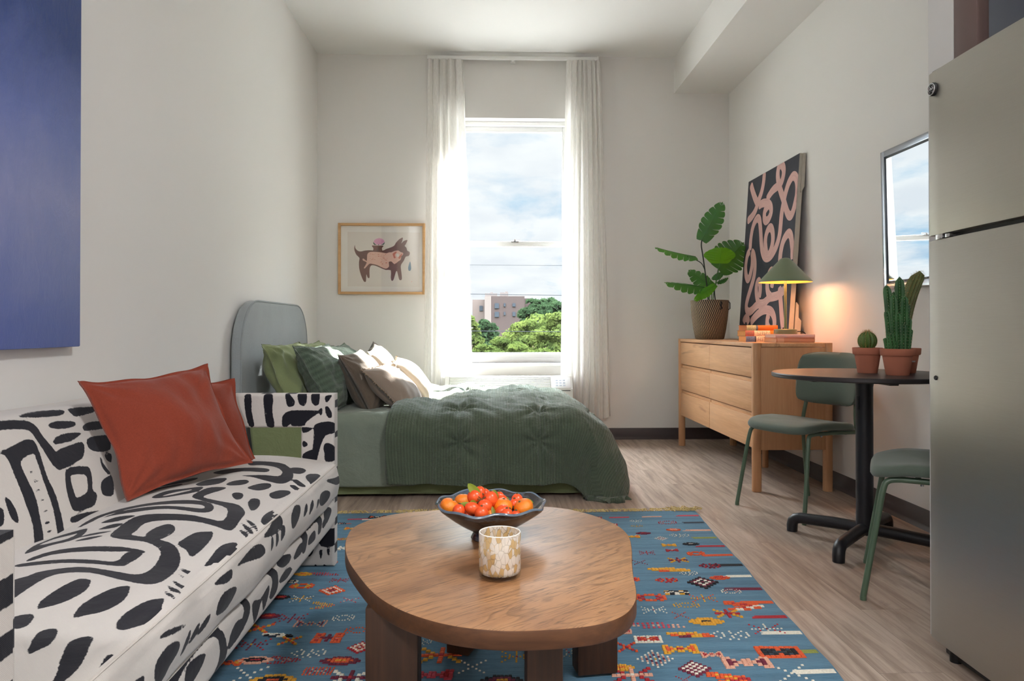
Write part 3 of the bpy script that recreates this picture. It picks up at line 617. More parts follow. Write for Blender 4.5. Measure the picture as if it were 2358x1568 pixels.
# ================================================================ cushions
def cushion(name, mat, wd, ht, th, loc, rot, parent=None, flange=0, puff=.5, pinch=.06, seed=0, wr=.006, n=56, label=None, cat='cushion', group=None, sag=0, wf=6, mats=None):
    """soft cushion in its own frame: x across, z up, y through"""
    b = B(); R_ = Matrix(rot) if isinstance(rot, (list, tuple)) and len(rot) == 3 and hasattr(rot[0], '__len__') else None
    vs = []; off = Vector((seed*3.7, seed*1.3, seed*2.1))
    for sgn in (-1, 1):
        for i in range(n+1):
            for j in range(n+1):
                u = -1+2*i/n; v = -1+2*j/n
                iu = min(1, abs(u)/(1-flange)) if flange else abs(u); iv = min(1, abs(v)/(1-flange)) if flange else abs(v)
                t = ((1-iu**2.2)*(1-iv**2.2)); t = max(t, 0)**puff
                px = u*wd/2*(1-pinch*(1-v*v)*abs(u)**1.5); pz = v*ht/2*(1-pinch*(1-u*u)*abs(v)**1.5)
                e_ = noise.noise(Vector((px*wf, sgn*.4, pz*wf))+off)*wr*2+noise.noise(Vector((px*wf*3, sgn*.4, pz*wf*1.4))+off)*wr
                # creases radiating from the corners
                rc = math.atan2(1-abs(v)+.02, 1-abs(u)+.02); dc = math.hypot(1-abs(u), 1-abs(v)); e_ += wr*.8*math.sin(rc*14+seed)*math.exp(-dc*2.5)
                y = sgn*(th/2*t+.0015)+e_*(min(1, t*3)+.3*(flange > 0))
                if flange: y += .006*math.sin(px*38+seed+pz*31)*max(0, 1-t*6)
                pz2 = pz-sag*(1-abs(v))*(1-iu*iu)*max(0, v) ; vs.append((px, y, pz2))
    k = (n+1)**2; fs = []
    for s_ in range(2):
        for i in range(n):
            for j in range(n):
                a = s_*k+i*(n+1)+j; q_ = (a, a+n+1, a+n+2, a+1); fs.append(q_ if s_ == 0 else q_[::-1])
    rim = [i*(n+1) for i in range(n+1)]+[n*(n+1)+j for j in range(1, n+1)]+[i*(n+1)+n for i in range(n-1, -1, -1)]+[j for j in range(n-1, 0, -1)]
    for a, b_ in zip(rim, rim[1:]+rim[:1]): fs.append((a, b_, b_+k, a+k))
    b.add(vs, fs); me = b.mesh(name)
    if R_: rot_e = R_.to_euler()
    else: rot_e = rot
    o = link(name, me, mats or mat, parent, True, loc, rot_e)
    if label: tag(o, label, cat, group)
    return o
M_RUST = fabric('rust_linen', '#7E3726', .14, 900, .6, wr=5, wrs=.35, sheen=.15)
# orange cushions: front one leans on the sofa back, facing the camera
def frame_rot(right, upv):
    r = Vector(right).normalized(); u = Vector(upv).normalized(); y = u.cross(r).normalized(); u = r.cross(y).normalized()
    return [[r.x, y.x, u.x], [r.y, y.y, u.y], [r.z, y.z, u.z]]
def eul(right, upv): return Matrix(frame_rot(right, upv)).to_euler()
cushion('throw_cushion', M_RUST, .475, .40, .14, (-1.045, 2.40, .64), eul((.24, .44, .035), (-.145, .135, .34)), flange=.06, puff=.6, pinch=.10, seed=2, wr=.007, n=80, label='large rust-red flanged cushion in front, leaning on the sofa back', group='rust cushions on the sofa')
cushion('throw_cushion', M_RUST, .47, .38, .12, (-1.09, 2.66, .59), eul((.60, .78, 0), (-.12, .12, .33)), flange=.06, puff=.6, pinch=.08, seed=9, wr=.006, n=60, label='rust-red cushion half hidden behind the larger front one, next to the far arm', group='rust cushions on the sofa')
# ================================================================ bed
M_HEAD = fabric('grey_headboard_fabric', '#949A9C', .10, 700, .5, wrs=.08)
M_HEADD = fabric('grey_headboard_side', '#8F9597', .10, 700, .5, wrs=.08)
BY0, BY1, BX1, BZ = 4.20, 5.74, .62, .455
bed = empty('bed', (-.4, 4.97, 0), 0, 'low double bed with a rounded grey upholstered headboard against the left wall', 'bed')
BLc = Vector(bed.location)
# headboard: rounded-top slab, built in YZ
ho = []; y0, y1, zt, r_ = 4.13, 5.60, 1.125, .30
for a in np.linspace(0, PI/2, 12): ho.append((y1-r_+r_*math.cos(PI/2-a+PI/2-PI/2)*1 if False else y1-r_+r_*math.cos(a), zt-r_+r_*math.sin(a)))
for a in np.linspace(PI/2, PI, 12): ho.append((y0+r_+r_*math.cos(a), zt-r_+r_*math.sin(a)))
ho = [(y1, .02)]+ho+[(y0, .02)]
Mx = Matrix(((0, 0, 1, 0), (1, 0, 0, 0), (0, 1, 0, 0), (0, 0, 0, 1)))
T_ = Matrix.Translation(-BLc)
B().prism(ho, -1.468, -1.405, .018, mat=Mx).xf(T_).obj('headboard', M_HEAD, bed, ang=60)
B().tube([(-1.398, y, z) for y, z in spline([(a, b_, 0) for a, b_ in ho], 2) for y, z in [(y, z)]] if False else [(-1.409, (y-4.865)*.993+4.865, z*.9985) for y, z in ho], .006, 6).xf(T_).obj('piping', M_HEADD, bed)
fr_ = B(); fr_.box(-1.37, .55, BY0+.06, BY1-.06, .05, .24, .02); fr_.obj('bed_base', plain('bed_base_fabric', '#4A4E4A', .9), None)
o = bpy.data.objects['bed_base']; o.parent = bed; o.matrix_parent_inverse = T_
o = B().box(-1.365, .575, BY0+.03, BY1-.03, .24, BZ-.03, .05, seg=4).xf(T_).obj('mattress', plain('mattress_cloth', '#C9CFC4', .9), bed)

def stripes_mat(name, col, ax, freq=95, strength=.9):
    q = MT(name); uv = q.n('ShaderNodeUVMap'); sp = q.n('ShaderNodeSeparateXYZ', {0: uv.outputs[0]}); cc = c(col)
    wob = q.math('MULTIPLY', q.noise(q.co(), 22, 3), 1.2)
    s1 = q.math('SINE', q.math('ADD', q.math('MULTIPLY', sp.outputs[ax], freq*2*PI), wob))
    s2 = q.math('SINE', q.math('MULTIPLY', sp.outputs[1-ax], 170*2*PI))
    band = q.noise(q.n('ShaderNodeMapping', {'Vector': uv.outputs[0], 'Scale': (60, 1, 1) if ax == 0 else (1, 60, 1)}).outputs[0], 1, 1)
    pk = q.math('MULTIPLY', q.math('MULTIPLY', s2, .5), q.ramp(band, [(.45, (0, 0, 0, 1)), (.55, (1, 1, 1, 1))]))
    hgt = q.math('ADD', s1, pk)
    f_ = q.n('ShaderNodeMapRange', {0: hgt, 1: -1.2, 2: 1.2}).outputs[0]
    q.set(col=q.mix(f_, tuple(x*.80 for x in cc[:3])+(1,), tuple(min(1, x*1.12) for x in cc[:3])+(1,)), rough=.9, spec=.2, sheen=.25)
    b1 = q.bump(q.noise(q.co(), 7, 6, .62, .9), .75, .03); q.bump(hgt, strength*.7, .0020, b1)
    return q.m
M_DUV = stripes_mat('seersucker_green', '#515C4B', 0, 62)
M_SHAM = stripes_mat('seersucker_green_pillow', '#546354', 1, 26)
M_LGREEN = fabric('light_green_cotton', '#7F8962', .08, 1400, .15, wr=7, wrs=.7, sheen=.2)
M_GGREEN = fabric('grey_green_cotton', '#7A8376', .07, 1400, .15, wr=7, wrs=.7, sheen=.2)

def drape(name, mat, p0, p1, hang, seed, parent, foot=False, lift=.0, puff=.0, fold=.02, npx=170, nq=150, thick=.02, r=.07, far=None, flare=.0, wr=.02, edge=None, rx=None, tuft=(), seams=()):
    """cloth laid over the mattress: p runs head to foot, q from the far side to the near side; past the edge it hangs down"""
    off = Vector((seed*5.1, seed, 0)); far = BY1-.02 if far is None else far
    rx = rx or r; ex, ey = BX1-r*.3-(rx-r), BY0+r*.2; pmax = p1 if not foot else ex+hang*1.25
    P_ = np.linspace(p0, pmax, npx); qmax = hang; Q_ = np.concatenate([np.linspace(far, ey, int(nq*.6)), ey-np.linspace(0, qmax, nq-int(nq*.6)+1)[1:]])
    vs, uv = [], []
    zf = .018
    for i, p in enumerate(P_):
        for j, q_ in enumerate(Q_):
            qq = q_
            if edge and i == 0: pass
            dx, dy = max(0, p-ex), max(0, ey-qq); d = math.hypot(dx, dy) if (dx > 0 and dy > 0) else max(dx, dy)
            bx, by = min(p, ex), max(qq, ey)
            if d > 0: ox, oy = dx/math.hypot(dx, dy), -dy/math.hypot(dx, dy)
            else: ox = oy = 0
            w2 = (dx/d)**2 if d > 0 else 0; rr = r+lift+(rx-r)*w2; zt = BZ+lift
            arc = rr*PI/2
            if d <= arc: a = d/rr; out = rr*math.sin(a); z = zt-rr*(1-math.cos(a)); vert = math.sin(a)
            else:
                out = rr+(d-arc)*.06; z = zt-rr-(d-arc)*.995; vert = 1
            # edge fullness: folds along the hanging skirt
            s_ = (bx if dy >= dx else -by)
            corner = min(dx, dy)/max(1e-6, hang)
            ph = bx*1.0-by*.0
            f_ = (math.sin(ph*15+1.2*math.sin(ph*5+seed)+seed)*.6+math.sin(ph*33+seed*2+z*3)*.25+1.1*noise.noise(Vector((ph*6, z*1.6, seed)))) if dx <= dy else (math.sin(by*17+seed)*.6+noise.noise(Vector((by*6, z*2, seed+3))))
            depth = max(0, zt-z)/.45
            o2 = out+fold*f_*min(1.2, depth)+flare*depth*depth*.5
            pq = 0
            if puff:
                pq = puff*(.5+.5*abs(math.sin((p+.33)*PI/.36)))*(.6+.4*abs(math.sin((qq-4.2)*PI/.52)))*1.0
                gr = noise.noise(Vector((p*3.5, qq*3.5, seed)))
                pq += puff*.9*gr
            if tuft:
                for tp, tq in tuft:
                    tx, ty = p-tp, qq-tq; d2 = tx*tx+ty*ty
                    if d2 < .12: an = math.atan2(ty, tx); pq += -.024*math.exp(-d2/.0022)+.010*math.sin(an*7+tp*9)*math.exp(-d2/.022)*min(1, d2/.0012)
                for sp_ in seams: pq -= .014*math.exp(-((p-sp_-.02*math.sin(qq*5))**2)/.00022)*(1 if dy > .02 else .35)
            wv = wr*(noise.noise(Vector((p*5, qq*5, z*3))+off)+.5*noise.noise(Vector((p*13+qq*6, qq*10, z*6))+off))
            x = bx+ox*(o2+pq*vert+wv*.5*vert); y = by+oy*(o2+pq*vert+wv*.5*vert); z = z+(pq+wv)*(1-vert)
            if z < zf:            # what is left over lies out on the floor
                ex_ = zf-z; x += ox*ex_*.10; y += oy*ex_*.10; z = zf+min(.03, ex_*.12)+abs(wv)*.6
            # bed-head edge of the cloth pulls back unevenly
            x -= .02*math.sin(qq*7+seed)*max(0, 1-(p-p0)/.25)
            vs.append((x, y, z)); uv.append((p, qq))
    nqn = len(Q_); fs = [(i*nqn+j, (i+1)*nqn+j, (i+1)*nqn+j+1, i*nqn+j+1) for i in range(len(P_)-1) for j in range(nqn-1)]
    me = bpy.data.meshes.new(name); me.from_pydata(vs, [], [f[::-1] for f in fs]); ul = me.uv_layers.new(name='UVMap')
    li = np.empty(len(me.loops), int); me.loops.foreach_get('vertex_index', li); ul.data.foreach_set('uv', np.array(uv)[li].ravel())
    o = link(name, me, mat, parent)
    md = o.modifiers.new('thick', 'SOLIDIFY'); md.thickness = thick; md.offset = -1; md.use_rim = True
    return o
sh = drape('fitted_sheet', M_LGREEN, -1.36, .56, .50, 3, None, lift=-.01, fold=.006, thick=.006, r=.05, wr=.006, nq=90, npx=120, puff=.0)
tag(sh, 'light green sheet reaching the floor under the bedding', 'bed sheet')
gs = drape('flat_sheet', M_GGREEN, -.99, -.46, .455, 7, None, lift=.018, fold=.010, thick=.010, r=.06, wr=.010, npx=70, nq=110)
tag(gs, 'smooth grey-green sheet hanging between sofa and duvet', 'blanket')
dv_ = drape('duvet', M_DUV, -.57, 0, .475, 5, None, foot=True, lift=.030, puff=.034, fold=.038, thick=.035, r=.11, rx=.30, wr=.030, npx=260, nq=220, flare=.08, tuft=((-.17, 4.21), (.27, 4.21), (-.17, 4.72), (.27, 4.72), (-.17, 5.25), (.27, 5.25), (-.17, 3.98), (.27, 3.98), (.62, 4.5)), seams=(.27,))
tag(dv_, 'dark green seersucker duvet spilling over the foot of the bed to the floor', 'duvet')

# pillows: frame x = across the bed (towards the near side), z = up the pillow
def pil(name, m, wd, ht, th, loc, rt, u, lab, grp, cat='pillow', **k):
    o = cushion(name, m, wd, ht, th, loc, eul(rt, u), label=lab, cat=cat, group=grp, **k)
    me = o.data; n_ = k.get('n', 56); kk = (n_+1)**2
    ul = me.uv_layers.new(name='UVMap'); li = np.empty(len(me.loops), int); me.loops.foreach_get('vertex_index', li)
    co_ = np.empty(len(me.vertices)*3); me.vertices.foreach_get('co', co_); co_ = co_.reshape(-1, 3)
    ul.data.foreach_set('uv', co_[li][:, [0, 2]].ravel()); return o
M_BRL = fabric('brown_linen', '#665A4E', .14, 800, .7, wr=8, wrs=.5)
M_CRM = fabric('cream_cotton', '#D9CDBA', .06, 900, .4, wr=6, wrs=.4)
M_TAU = fabric('taupe_cotton', '#8E7F72', .05, 1200, .25, wr=6, wrs=.3)
near_ = (0, -1, 0)
pil('pillow', M_LGREEN, .66, .44, .21, (-1.215, 4.53, .665), (.05, 1, 0), (-.40, .02, 1), 'light green pillow nearest the sofa, standing against the grey headboard', 'light green pillows', flange=.05, puff=.5, pinch=.09, seed=1, wr=.016, n=64)
pil('pillow', M_LGREEN, .66, .44, .19, (-1.225, 5.25, .66), (-.03, 1, 0), (-.40, 0, 1), 'light green pillow at the window side of the headboard, mostly hidden by green pillows', 'light green pillows', flange=.05, puff=.5, pinch=.09, seed=4, wr=.012, n=50)
pil('pillow', M_SHAM, .66, .46, .20, (-1.00, 4.55, .66), (.10, 1, 0), (-.58, .05, 1), 'dark green striped pillow in front of the near light green one', 'dark green striped pillows', flange=.05, puff=.5, pinch=.09, seed=6, wr=.016, n=64)
pil('pillow', M_SHAM, .66, .44, .18, (-1.0, 5.25, .655), (-.05, 1, 0), (-.55, 0, 1), 'dark green striped pillow at the window side of the bed', 'dark green striped pillows', flange=.05, puff=.5, pinch=.09, seed=12, wr=.012, n=50)
pil('cushion', M_BRL, .42, .42, .17, (-.79, 4.60, .625), (.14, 1, .05), (-.55, .08, 1), 'brown linen cushion between the dark green pillow and the taupe cushion', 'small cushions on the bed', 'cushion', puff=.5, pinch=.09, seed=21, wr=.012)
pil('cushion', M_BRL, .42, .42, .14, (-.80, 5.42, .645), (-.1, 1, .1), (-.45, 0, 1), 'greyish linen cushion farthest back, only its corner showing above the cream one', 'small cushions on the bed', 'cushion', puff=.5, pinch=.09, seed=23, wr=.008)
pil('cushion', M_CRM, .42, .42, .18, (-.72, 5.06, .645), (-.05, 1, .1), (-.60, .05, 1), 'cream cushion lit by the sun behind the brown linen cushion', 'small cushions on the bed', 'cushion', puff=.55, pinch=.08, seed=25, wr=.010)
t1 = pil('cushion', M_TAU, .38, .36, .17, (-.600, 4.54, .590), (.22, .95, .05), (-.80, .10, .75), 'smooth taupe cushion with tasselled edge, frontmost on the bed', 'small cushions on the bed', 'cushion', puff=.55, pinch=.08, seed=31, wr=.006)
t2 = pil('cushion', M_CRM, .38, .38, .18, (-.53, 4.97, .600), (-.05, 1, .05), (-.72, .1, .85), 'bright cream cushion in the sun nearest the foot of the bed', 'small cushions on the bed', 'cushion', puff=.6, pinch=.08, seed=33, wr=.006)
M_FRG = plain('taupe_tassel', '#8C7A68', .95, var=.2)
def fringe(o, wd, ht, m, seed, step=.011):
    rg = random.Random(seed); b = B()
    pts = []
    for s_ in range(4):
        n_ = int((wd if s_ % 2 == 0 else ht)/step)
        for i in range(n_):
            t = -1+2*i/n_; u, v = [(t, 1), (1, -t), (-t, -1), (-1, t)][s_]
            px = u*wd/2*(1-.06*(1-v*v)*abs(u)**1.5); pz = v*ht/2*(1-.06*(1-u*u)*abs(v)**1.5); pts.append((Vector((px, 0, pz)), Vector((0 if s_ % 2 == 0 else u, 0, v if s_ % 2 == 0 else 0))))
    b.tube([p for p, _ in pts], .003, 5, closed=True)
    for p, d in pts:
        q_ = p+d*.010+Vector((rg.uniform(-.005, .005), rg.uniform(-.006, .006), rg.uniform(-.005, .005))); b.tube([p, (p+q_)/2+Vector((0, rg.uniform(-.004, .004), 0)), q_], [.0035, .004, .0028], 5)
    return b.obj('tassel_trim', m, o)
fringe(t1, .38, .36, M_FRG, 1); fringe(t2, .38, .38, M_FRG, 2)

# ================================================================ curtains and track
def sheer():
    q = MT('sheer_curtain'); col = c('#F8F6F3')
    wv = q.noise(q.co(scale=(1, 1, .05)), 500, 2)
    d = q.n('ShaderNodeBsdfDiffuse', {'Color': col}); t = q.n('ShaderNodeBsdfTranslucent', {'Color': col}); tr = q.n('ShaderNodeBsdfTransparent')
    a = q.n('ShaderNodeMixShader', {0: .5, 1: d.outputs[0], 2: t.outputs[0]})
    f_ = q.n('ShaderNodeMapRange', {0: wv, 1: .35, 2: .65, 3: .78, 4: .90}).outputs[0]
    q.L.new(q.n('ShaderNodeMixShader', {0: f_, 1: tr.outputs[0], 2: a.outputs[0]}).outputs[0], q.out.inputs[0]); return q.m
M_SHEER = sheer(); M_TRACK = plain('curtain_track_white', '#EDEDEB', .4)
TRZ = 3.232
def curtain(name, xt0, xt1, xb0, xb1, zb, seed, label, mir):
    r_ = empty(name, ((xt0+xt1)/2, 6.12, TRZ), 0, label, 'curtain', 'white curtains')
    nu, nv = 260, 70; vs = []
    for j in range(nv+1):
        t = j/nv; z = TRZ-.012+(zb-TRZ+.012)*t
        sp = min(1, t*1.0)**.8; x0 = xt0+(xb0-xt0)*sp; x1 = xt1+(xb1-xt1)*sp
        for i in range(nu+1):
            u = i/nu; uu = u+.012*math.sin(u*21+seed+t*2)
            amp = .036*(1-.25*t)+.01*noise.noise(Vector((u*5, t*2, seed)))
            ph = 2*PI*(6.0*uu+.5*math.sin(3*uu+seed))
            y = amp*math.sin(ph+t*.5*math.sin(u*9+seed))+.010*math.sin(ph*2.3+seed+t*3)+.03*noise.noise(Vector((u*2.5, t*1.5, seed+4)))*t
            if t < .05: y *= .55+9*t*1.0
            x = x0+(x1-x0)*uu+.010*math.cos(ph)*(1-.3*t)
            zz = z-(.012*math.sin(ph*.5+seed) if j == nv else 0)+(.008*abs(math.sin(ph)) if j == 0 else 0)
            vs.append((x-r_.location.x, y-.005, zz-TRZ))
    W_ = nu+1; hem = 3
    fs = [(j*W_+i, j*W_+i+1, (j+1)*W_+i+1, (j+1)*W_+i) for j in range(nv) for i in range(nu)]
    o = B().add(vs, fs).obj('cloth', M_SHEER, r_, ang=None)
    # doubled header tape
    hv = [(x, y-.004, z) for x, y, z in vs[:W_*hem]]
    B().add(hv, [(j*W_+i, j*W_+i+1, (j+1)*W_+i+1, (j+1)*W_+i) for j in range(hem-1) for i in range(nu)]).obj('header_tape', M_SHEER, r_, ang=None)
    return r_
curtain('curtain', -.525, -.225, -.56, -.135, .16, 1.3, 'long white sheer curtain left of the window, beside the framed dog print', 0)
curtain('curtain', .655, .93, .595, 1.02, .20, 4.1, 'long white sheer curtain right of the window, nearer the dresser', 1)
trk = empty('curtain_track', (.19, 6.14, TRZ+.02), 0, 'white curtain track hung just below the ceiling over the window', 'curtain track')
B().box(-.72, .72, -.012, .012, -.014, .014, .003).obj('rail', M_TRACK, trk)
for x in (-.55, 0, .55): B().box(x-.012, x+.012, -.01, .08, -.004, .010, .002).box(x-.02, x+.02, .07, .08, -.02, .03, .003).obj('bracket', M_TRACK, trk)
for x in (-.722, .722): B().box(x-.006, x+.006, -.016, .016, -.018, .018, .003).obj('end_cap', M_TRACK, trk)

# ================================================================ wall air conditioner under the window
M_ACW = plain('air_conditioner_white', '#E6E6E4', .45); M_ACD = plain('air_conditioner_dark', '#55585A', .6); M_ACG = plain('air_conditioner_grey', '#A9A8A6', .6)
ac = empty('air_conditioner', (.15, YB, 0), 0, 'white wall air conditioner under the window behind the bed', 'air conditioner')
ax0, ax1 = -.53, .53
pf = [(-.002, .12), (-.235, .12), (-.235, .452), (-.150, .553), (-.002, .555)]
kb = B(); kb.add([(x, y, z) for x in (ax0, ax1) for y, z in pf], [(0, 1, 2, 3, 4), (5, 9, 8, 7, 6)]+[(k, 5+k, 5+(k+1) % 5, (k+1) % 5) for k in range(5)]); kb.obj('cabinet', M_ACW, ac, False)
sl = Vector((0, .085, .101)).normalized(); sn = Vector((0, -sl.z, sl.y)); s0 = Vector((0, -.235, .452))
SM = Matrix(((1, 0, 0, 0), (0, sl.y, sn.y, s0.y), (0, sl.z, sn.z, s0.z), (0, 0, 0, 1)))      # x along the wall, y up the slope, z out of it
lv = B()
for i in range(10): lv.box(ax0+.04, .345, .014+i*.0112, .0195+i*.0112, .001, .010, .001)
lv.xf(SM).obj('discharge_louver', M_ACW, ac, False)
B().box(ax0+.035, .35, .008, .126, .0002, .0015).xf(SM).obj('louver_slot', M_ACG, ac, False)
B().box(.365, .515, .010, .122, .0002, .004, .001).xf(SM).obj('control_panel', plain('panel_white', '#EEF0F3', .3), ac)
kk = B()
for i in range(3):
    for j in range(3): kk.box(.39+i*.03, .41+i*.03, .03+j*.026, .042+j*.026, .004, .005)
kk.xf(SM).obj('buttons', plain('grey_buttons', '#AEB6C2', .5), ac, False)
B().box(ax0+.02, ax1-.02, -.2405, -.234, .438, .445).obj('seam', M_ACD, ac, False)
ll = B()
for i in range(22): ll.box(ax0+.05, ax1-.05, -.241, -.235, .16+i*.011, .165+i*.011)
ll.obj('intake_grille', M_ACG, ac, False)

# ================================================================ pictures
M_OAKF = wood('oak_frame', '#D8B183', '#BC905F', 'X', 1, .5); M_PAPER = plain('print_paper', '#E2DAD0', .8); M_MAT = plain('mount_board', '#EEEAE3', .85)
FX0, FX1, FZ0, FZ1 = -1.297, -.56, 1.246, 1.852
pic = empty('framed_print', ((FX0+FX1)/2, YB, (FZ0+FZ1)/2), 0, 'oak framed print of a brown dog with a pink flower, left of the window', 'framed picture')
def PC(bq, n_, m, sm=True, ang=40): bq.xf(Matrix.Translation(-Vector(pic.location))); return bq.obj(n_, m, pic, sm, ang)
fb = B(); t_ = .022
fb.box(FX0, FX0+t_, YB-.035, YB-.002, FZ0, FZ1, .002); fb.box(FX1-t_, FX1, YB-.035, YB-.002, FZ0, FZ1, .002); fb.box(FX0+t_, FX1-t_, YB-.035, YB-.002, FZ0, FZ0+t_, .002); fb.box(FX0+t_, FX1-t_, YB-.035, YB-.002, FZ1-t_, FZ1, .002)
PC(fb, 'frame', M_OAKF)
PC(B().box(FX0+t_-.004, FX1-t_+.004, YB-.012, YB-.006, FZ0+t_-.004, FZ1-t_+.004), 'mount', M_MAT, False)
s6 = 1/6.533
def ap(p, dy=0): v = at(720+p[0]*s6, 480+p[1]*s6, y=YB-.012); return (v.x, YB-.0135-dy, v.z)
art = B()
q4 = [ap(p) for p in ((525, 352), (1612, 362), (1605, 1182), (527, 1170))]; q4b = [(x, YB-.012, z) for x, y, z in q4]
art.add(q4+q4b, [(0, 1, 2, 3)[::-1], (0, 1, 5, 4), (1, 2, 6, 5), (2, 3, 7, 6), (3, 0, 4, 7)])
def shp(pts, m, k, sm=3):
    P = spline([(a, b_, 0) for a, b_ in pts], sm, True) if sm else [Vector((a, b_, 0)) for a, b_ in pts]
    bm = bmesh.new(); f = bm.faces.new([bm.verts.new(ap(p, .0003*k)) for p in P]); f.normal_update(); bmesh.ops.triangulate(bm, faces=[f]); bmesh.ops.recalc_face_normals(bm, faces=bm.faces)
    for f in bm.faces:
        if f.normal.y > 0: f.normal_flip()
    art.bm(bm, m)
dog = [(637,548),(640,590),(665,625),(700,645),(740,645),(780,634),(850,628),(912,632),(1052,635),(1100,612),(1160,592),(1225,562),(1250,520),(1300,465),(1350,438),(1357,450),(1345,500),(1330,530),(1370,490),(1420,473),(1422,490),(1400,540),(1385,565),(1410,590),(1422,635),(1455,650),(1463,680),(1445,715),(1400,725),(1375,780),(1340,830),(1325,870),(1335,960),(1343,1060),(1320,1080),(1298,1060),(1275,960),(1265,940),(1250,960),(1225,1050),(1205,1088),(1183,1080),(1175,1030),(1175,930),(1100,925),(1000,885),(940,860),(890,855),(865,880),(855,940),(857,1030),(845,1048),(825,1035),(808,990),(803,1090),(788,1105),(765,1090),(730,1010),(700,900),(697,800),(705,745),(660,700),(632,640),(626,590)]
shp(dog, 1, 1, 2)
shp([(893,557),(1063,557),(1063,573),(1045,590),(1042,610),(1052,640),(905,640),(915,610),(910,588),(893,573)], 1, 1, 0)
shp([(820,700),(850,660),(920,652),(1040,662),(1110,675),(1150,660),(1185,660),(1230,640),(1290,632),(1320,655),(1355,665),(1362,690),(1335,720),(1325,770),(1290,795),(1230,838),(1190,800),(1145,805),(1150,870),(1110,905),(1060,895),(980,855),(900,835),(850,835),(790,900),(772,890),(815,815),(760,785),(750,760),(770,755),(815,790)], 2, 2, 2)
rg = random.Random(4)
for _ in range(46):
    x, y = rg.uniform(850, 1120), rg.uniform(675, 850)
    if y > 800 and x < 980: continue
    s_ = rg.uniform(4, 11); shp([(x, y), (x+s_*2, y-s_*.4), (x+s_*2.2, y+s_*.3), (x+s_*.3, y+s_*.6)], 3, 3, 0)
shp([(1205,680),(1250,650),(1265,660),(1235,700),(1250,740),(1225,750),(1210,710)], 3, 3, 2); shp([(1290,740),(1320,700),(1350,675),(1340,710),(1310,760)], 3, 3, 2); shp([(1255,690),(1290,680),(1300,720),(1270,730)], 0, 4, 2)
shp([(915,502),(935,470),(965,453),(1000,445),(1035,453),(1065,470),(1085,500),(1050,532),(1020,545),(970,545),(940,528)], 4, 2, 1)
for a in (-.9, -.5, -.15, .2, .55, .9): shp([(1000+25*a, 535), (1000+78*a-2, 462+18*abs(a)), (1000+78*a+3, 464+18*abs(a)), (1000+25*a+3, 535)], 5, 3, 0)
shp([(910,503),(935,530),(965,548),(925,548),(912,525)], 6, 2, 1); shp([(1085,503),(1060,530),(1022,548),(1070,545),(1082,525)], 6, 2, 1); shp([(985,577),(975,620),(966,640),(978,637),(992,580)], 6, 2, 0); shp([(983,540),(1000,540),(998,552),(985,552)], 6, 2, 1)
shp([(1467,795),(1478,860),(1482,905),(1472,932),(1457,940),(1442,930),(1436,900),(1446,850)], 7, 2, 2); shp([(1485,1095),(1495,1092),(1497,1108),(1487,1110)], 2, 2, 0)
PC(art, 'dog_print', [M_PAPER, plain('dog_brown', '#6E4638', .8), plain('dog_pink', '#E2B8A6', .8), plain('dog_red_marks', '#C46A50', .8), plain('flower_pink', '#E0A3C0', .8), plain('flower_line', '#C880A4', .8), plain('leaf_green', '#33483C', .8), plain('drop_blue', '#4A7690', .8)], False)
PG = MT('picture_glass'); q = PG; q.L.new(q.n('ShaderNodeMixShader', {0: .06, 1: q.n('ShaderNodeBsdfTransparent').outputs[0], 2: q.n('ShaderNodeBsdfGlossy', {'Roughness': .03}).outputs[0]}).outputs[0], q.out.inputs[0])
PC(B().box(FX0+t_-.004, FX1-t_+.004, YB-.024, YB-.022, FZ0+t_-.004, FZ1-t_+.004), 'glazing', PG.m, False)

# big blue canvas on the left wall
def blue_mat():
    q = MT('blue_oil_paint'); co = q.co(); n_ = q.noise(co, 2.2, 5, .6, 1.5); st = q.noise(q.co(scale=(1, .35, 1), rot=(.5, 0, 0)), 26, 4, .7, .5)
    tcn = q.n('ShaderNodeTexCoord'); z = q.n('ShaderNodeSeparateXYZ', {0: tcn.outputs['Object']}).outputs[2]
    g_ = q.n('ShaderNodeMapRange', {0: z, 1: -.75, 2: .5}).outputs[0]
    a = q.math('ADD', q.math('MULTIPLY', g_, .8), q.math('ADD', q.math('MULTIPLY', n_, .22), q.math('MULTIPLY', st, .06)))
    q.set(col=q.ramp(a, [(.20, c('#5C6CAC')), (.42, c('#7E84B4')), (.58, c('#6270AC')), (.80, c('#263F7C'))]), rough=.5, spec=.35)
    b1 = q.bump(q.noise(q.co(scale=(1, 1, .4), rot=(.9, 0, 0)), 30, 5, .65, .6), .35, .01); q.bump(q.noise(co, 420, 2), .15, .001, b1); return q.m
cv = empty('canvas_painting', (-1.44, 1.912, 1.68), 0, 'large blue abstract canvas on the left wall above the sofa', 'painting')
B().box(-.036, .003, -.67, .67, -.785, .785, .004).obj('canvas', blue_mat(), cv)

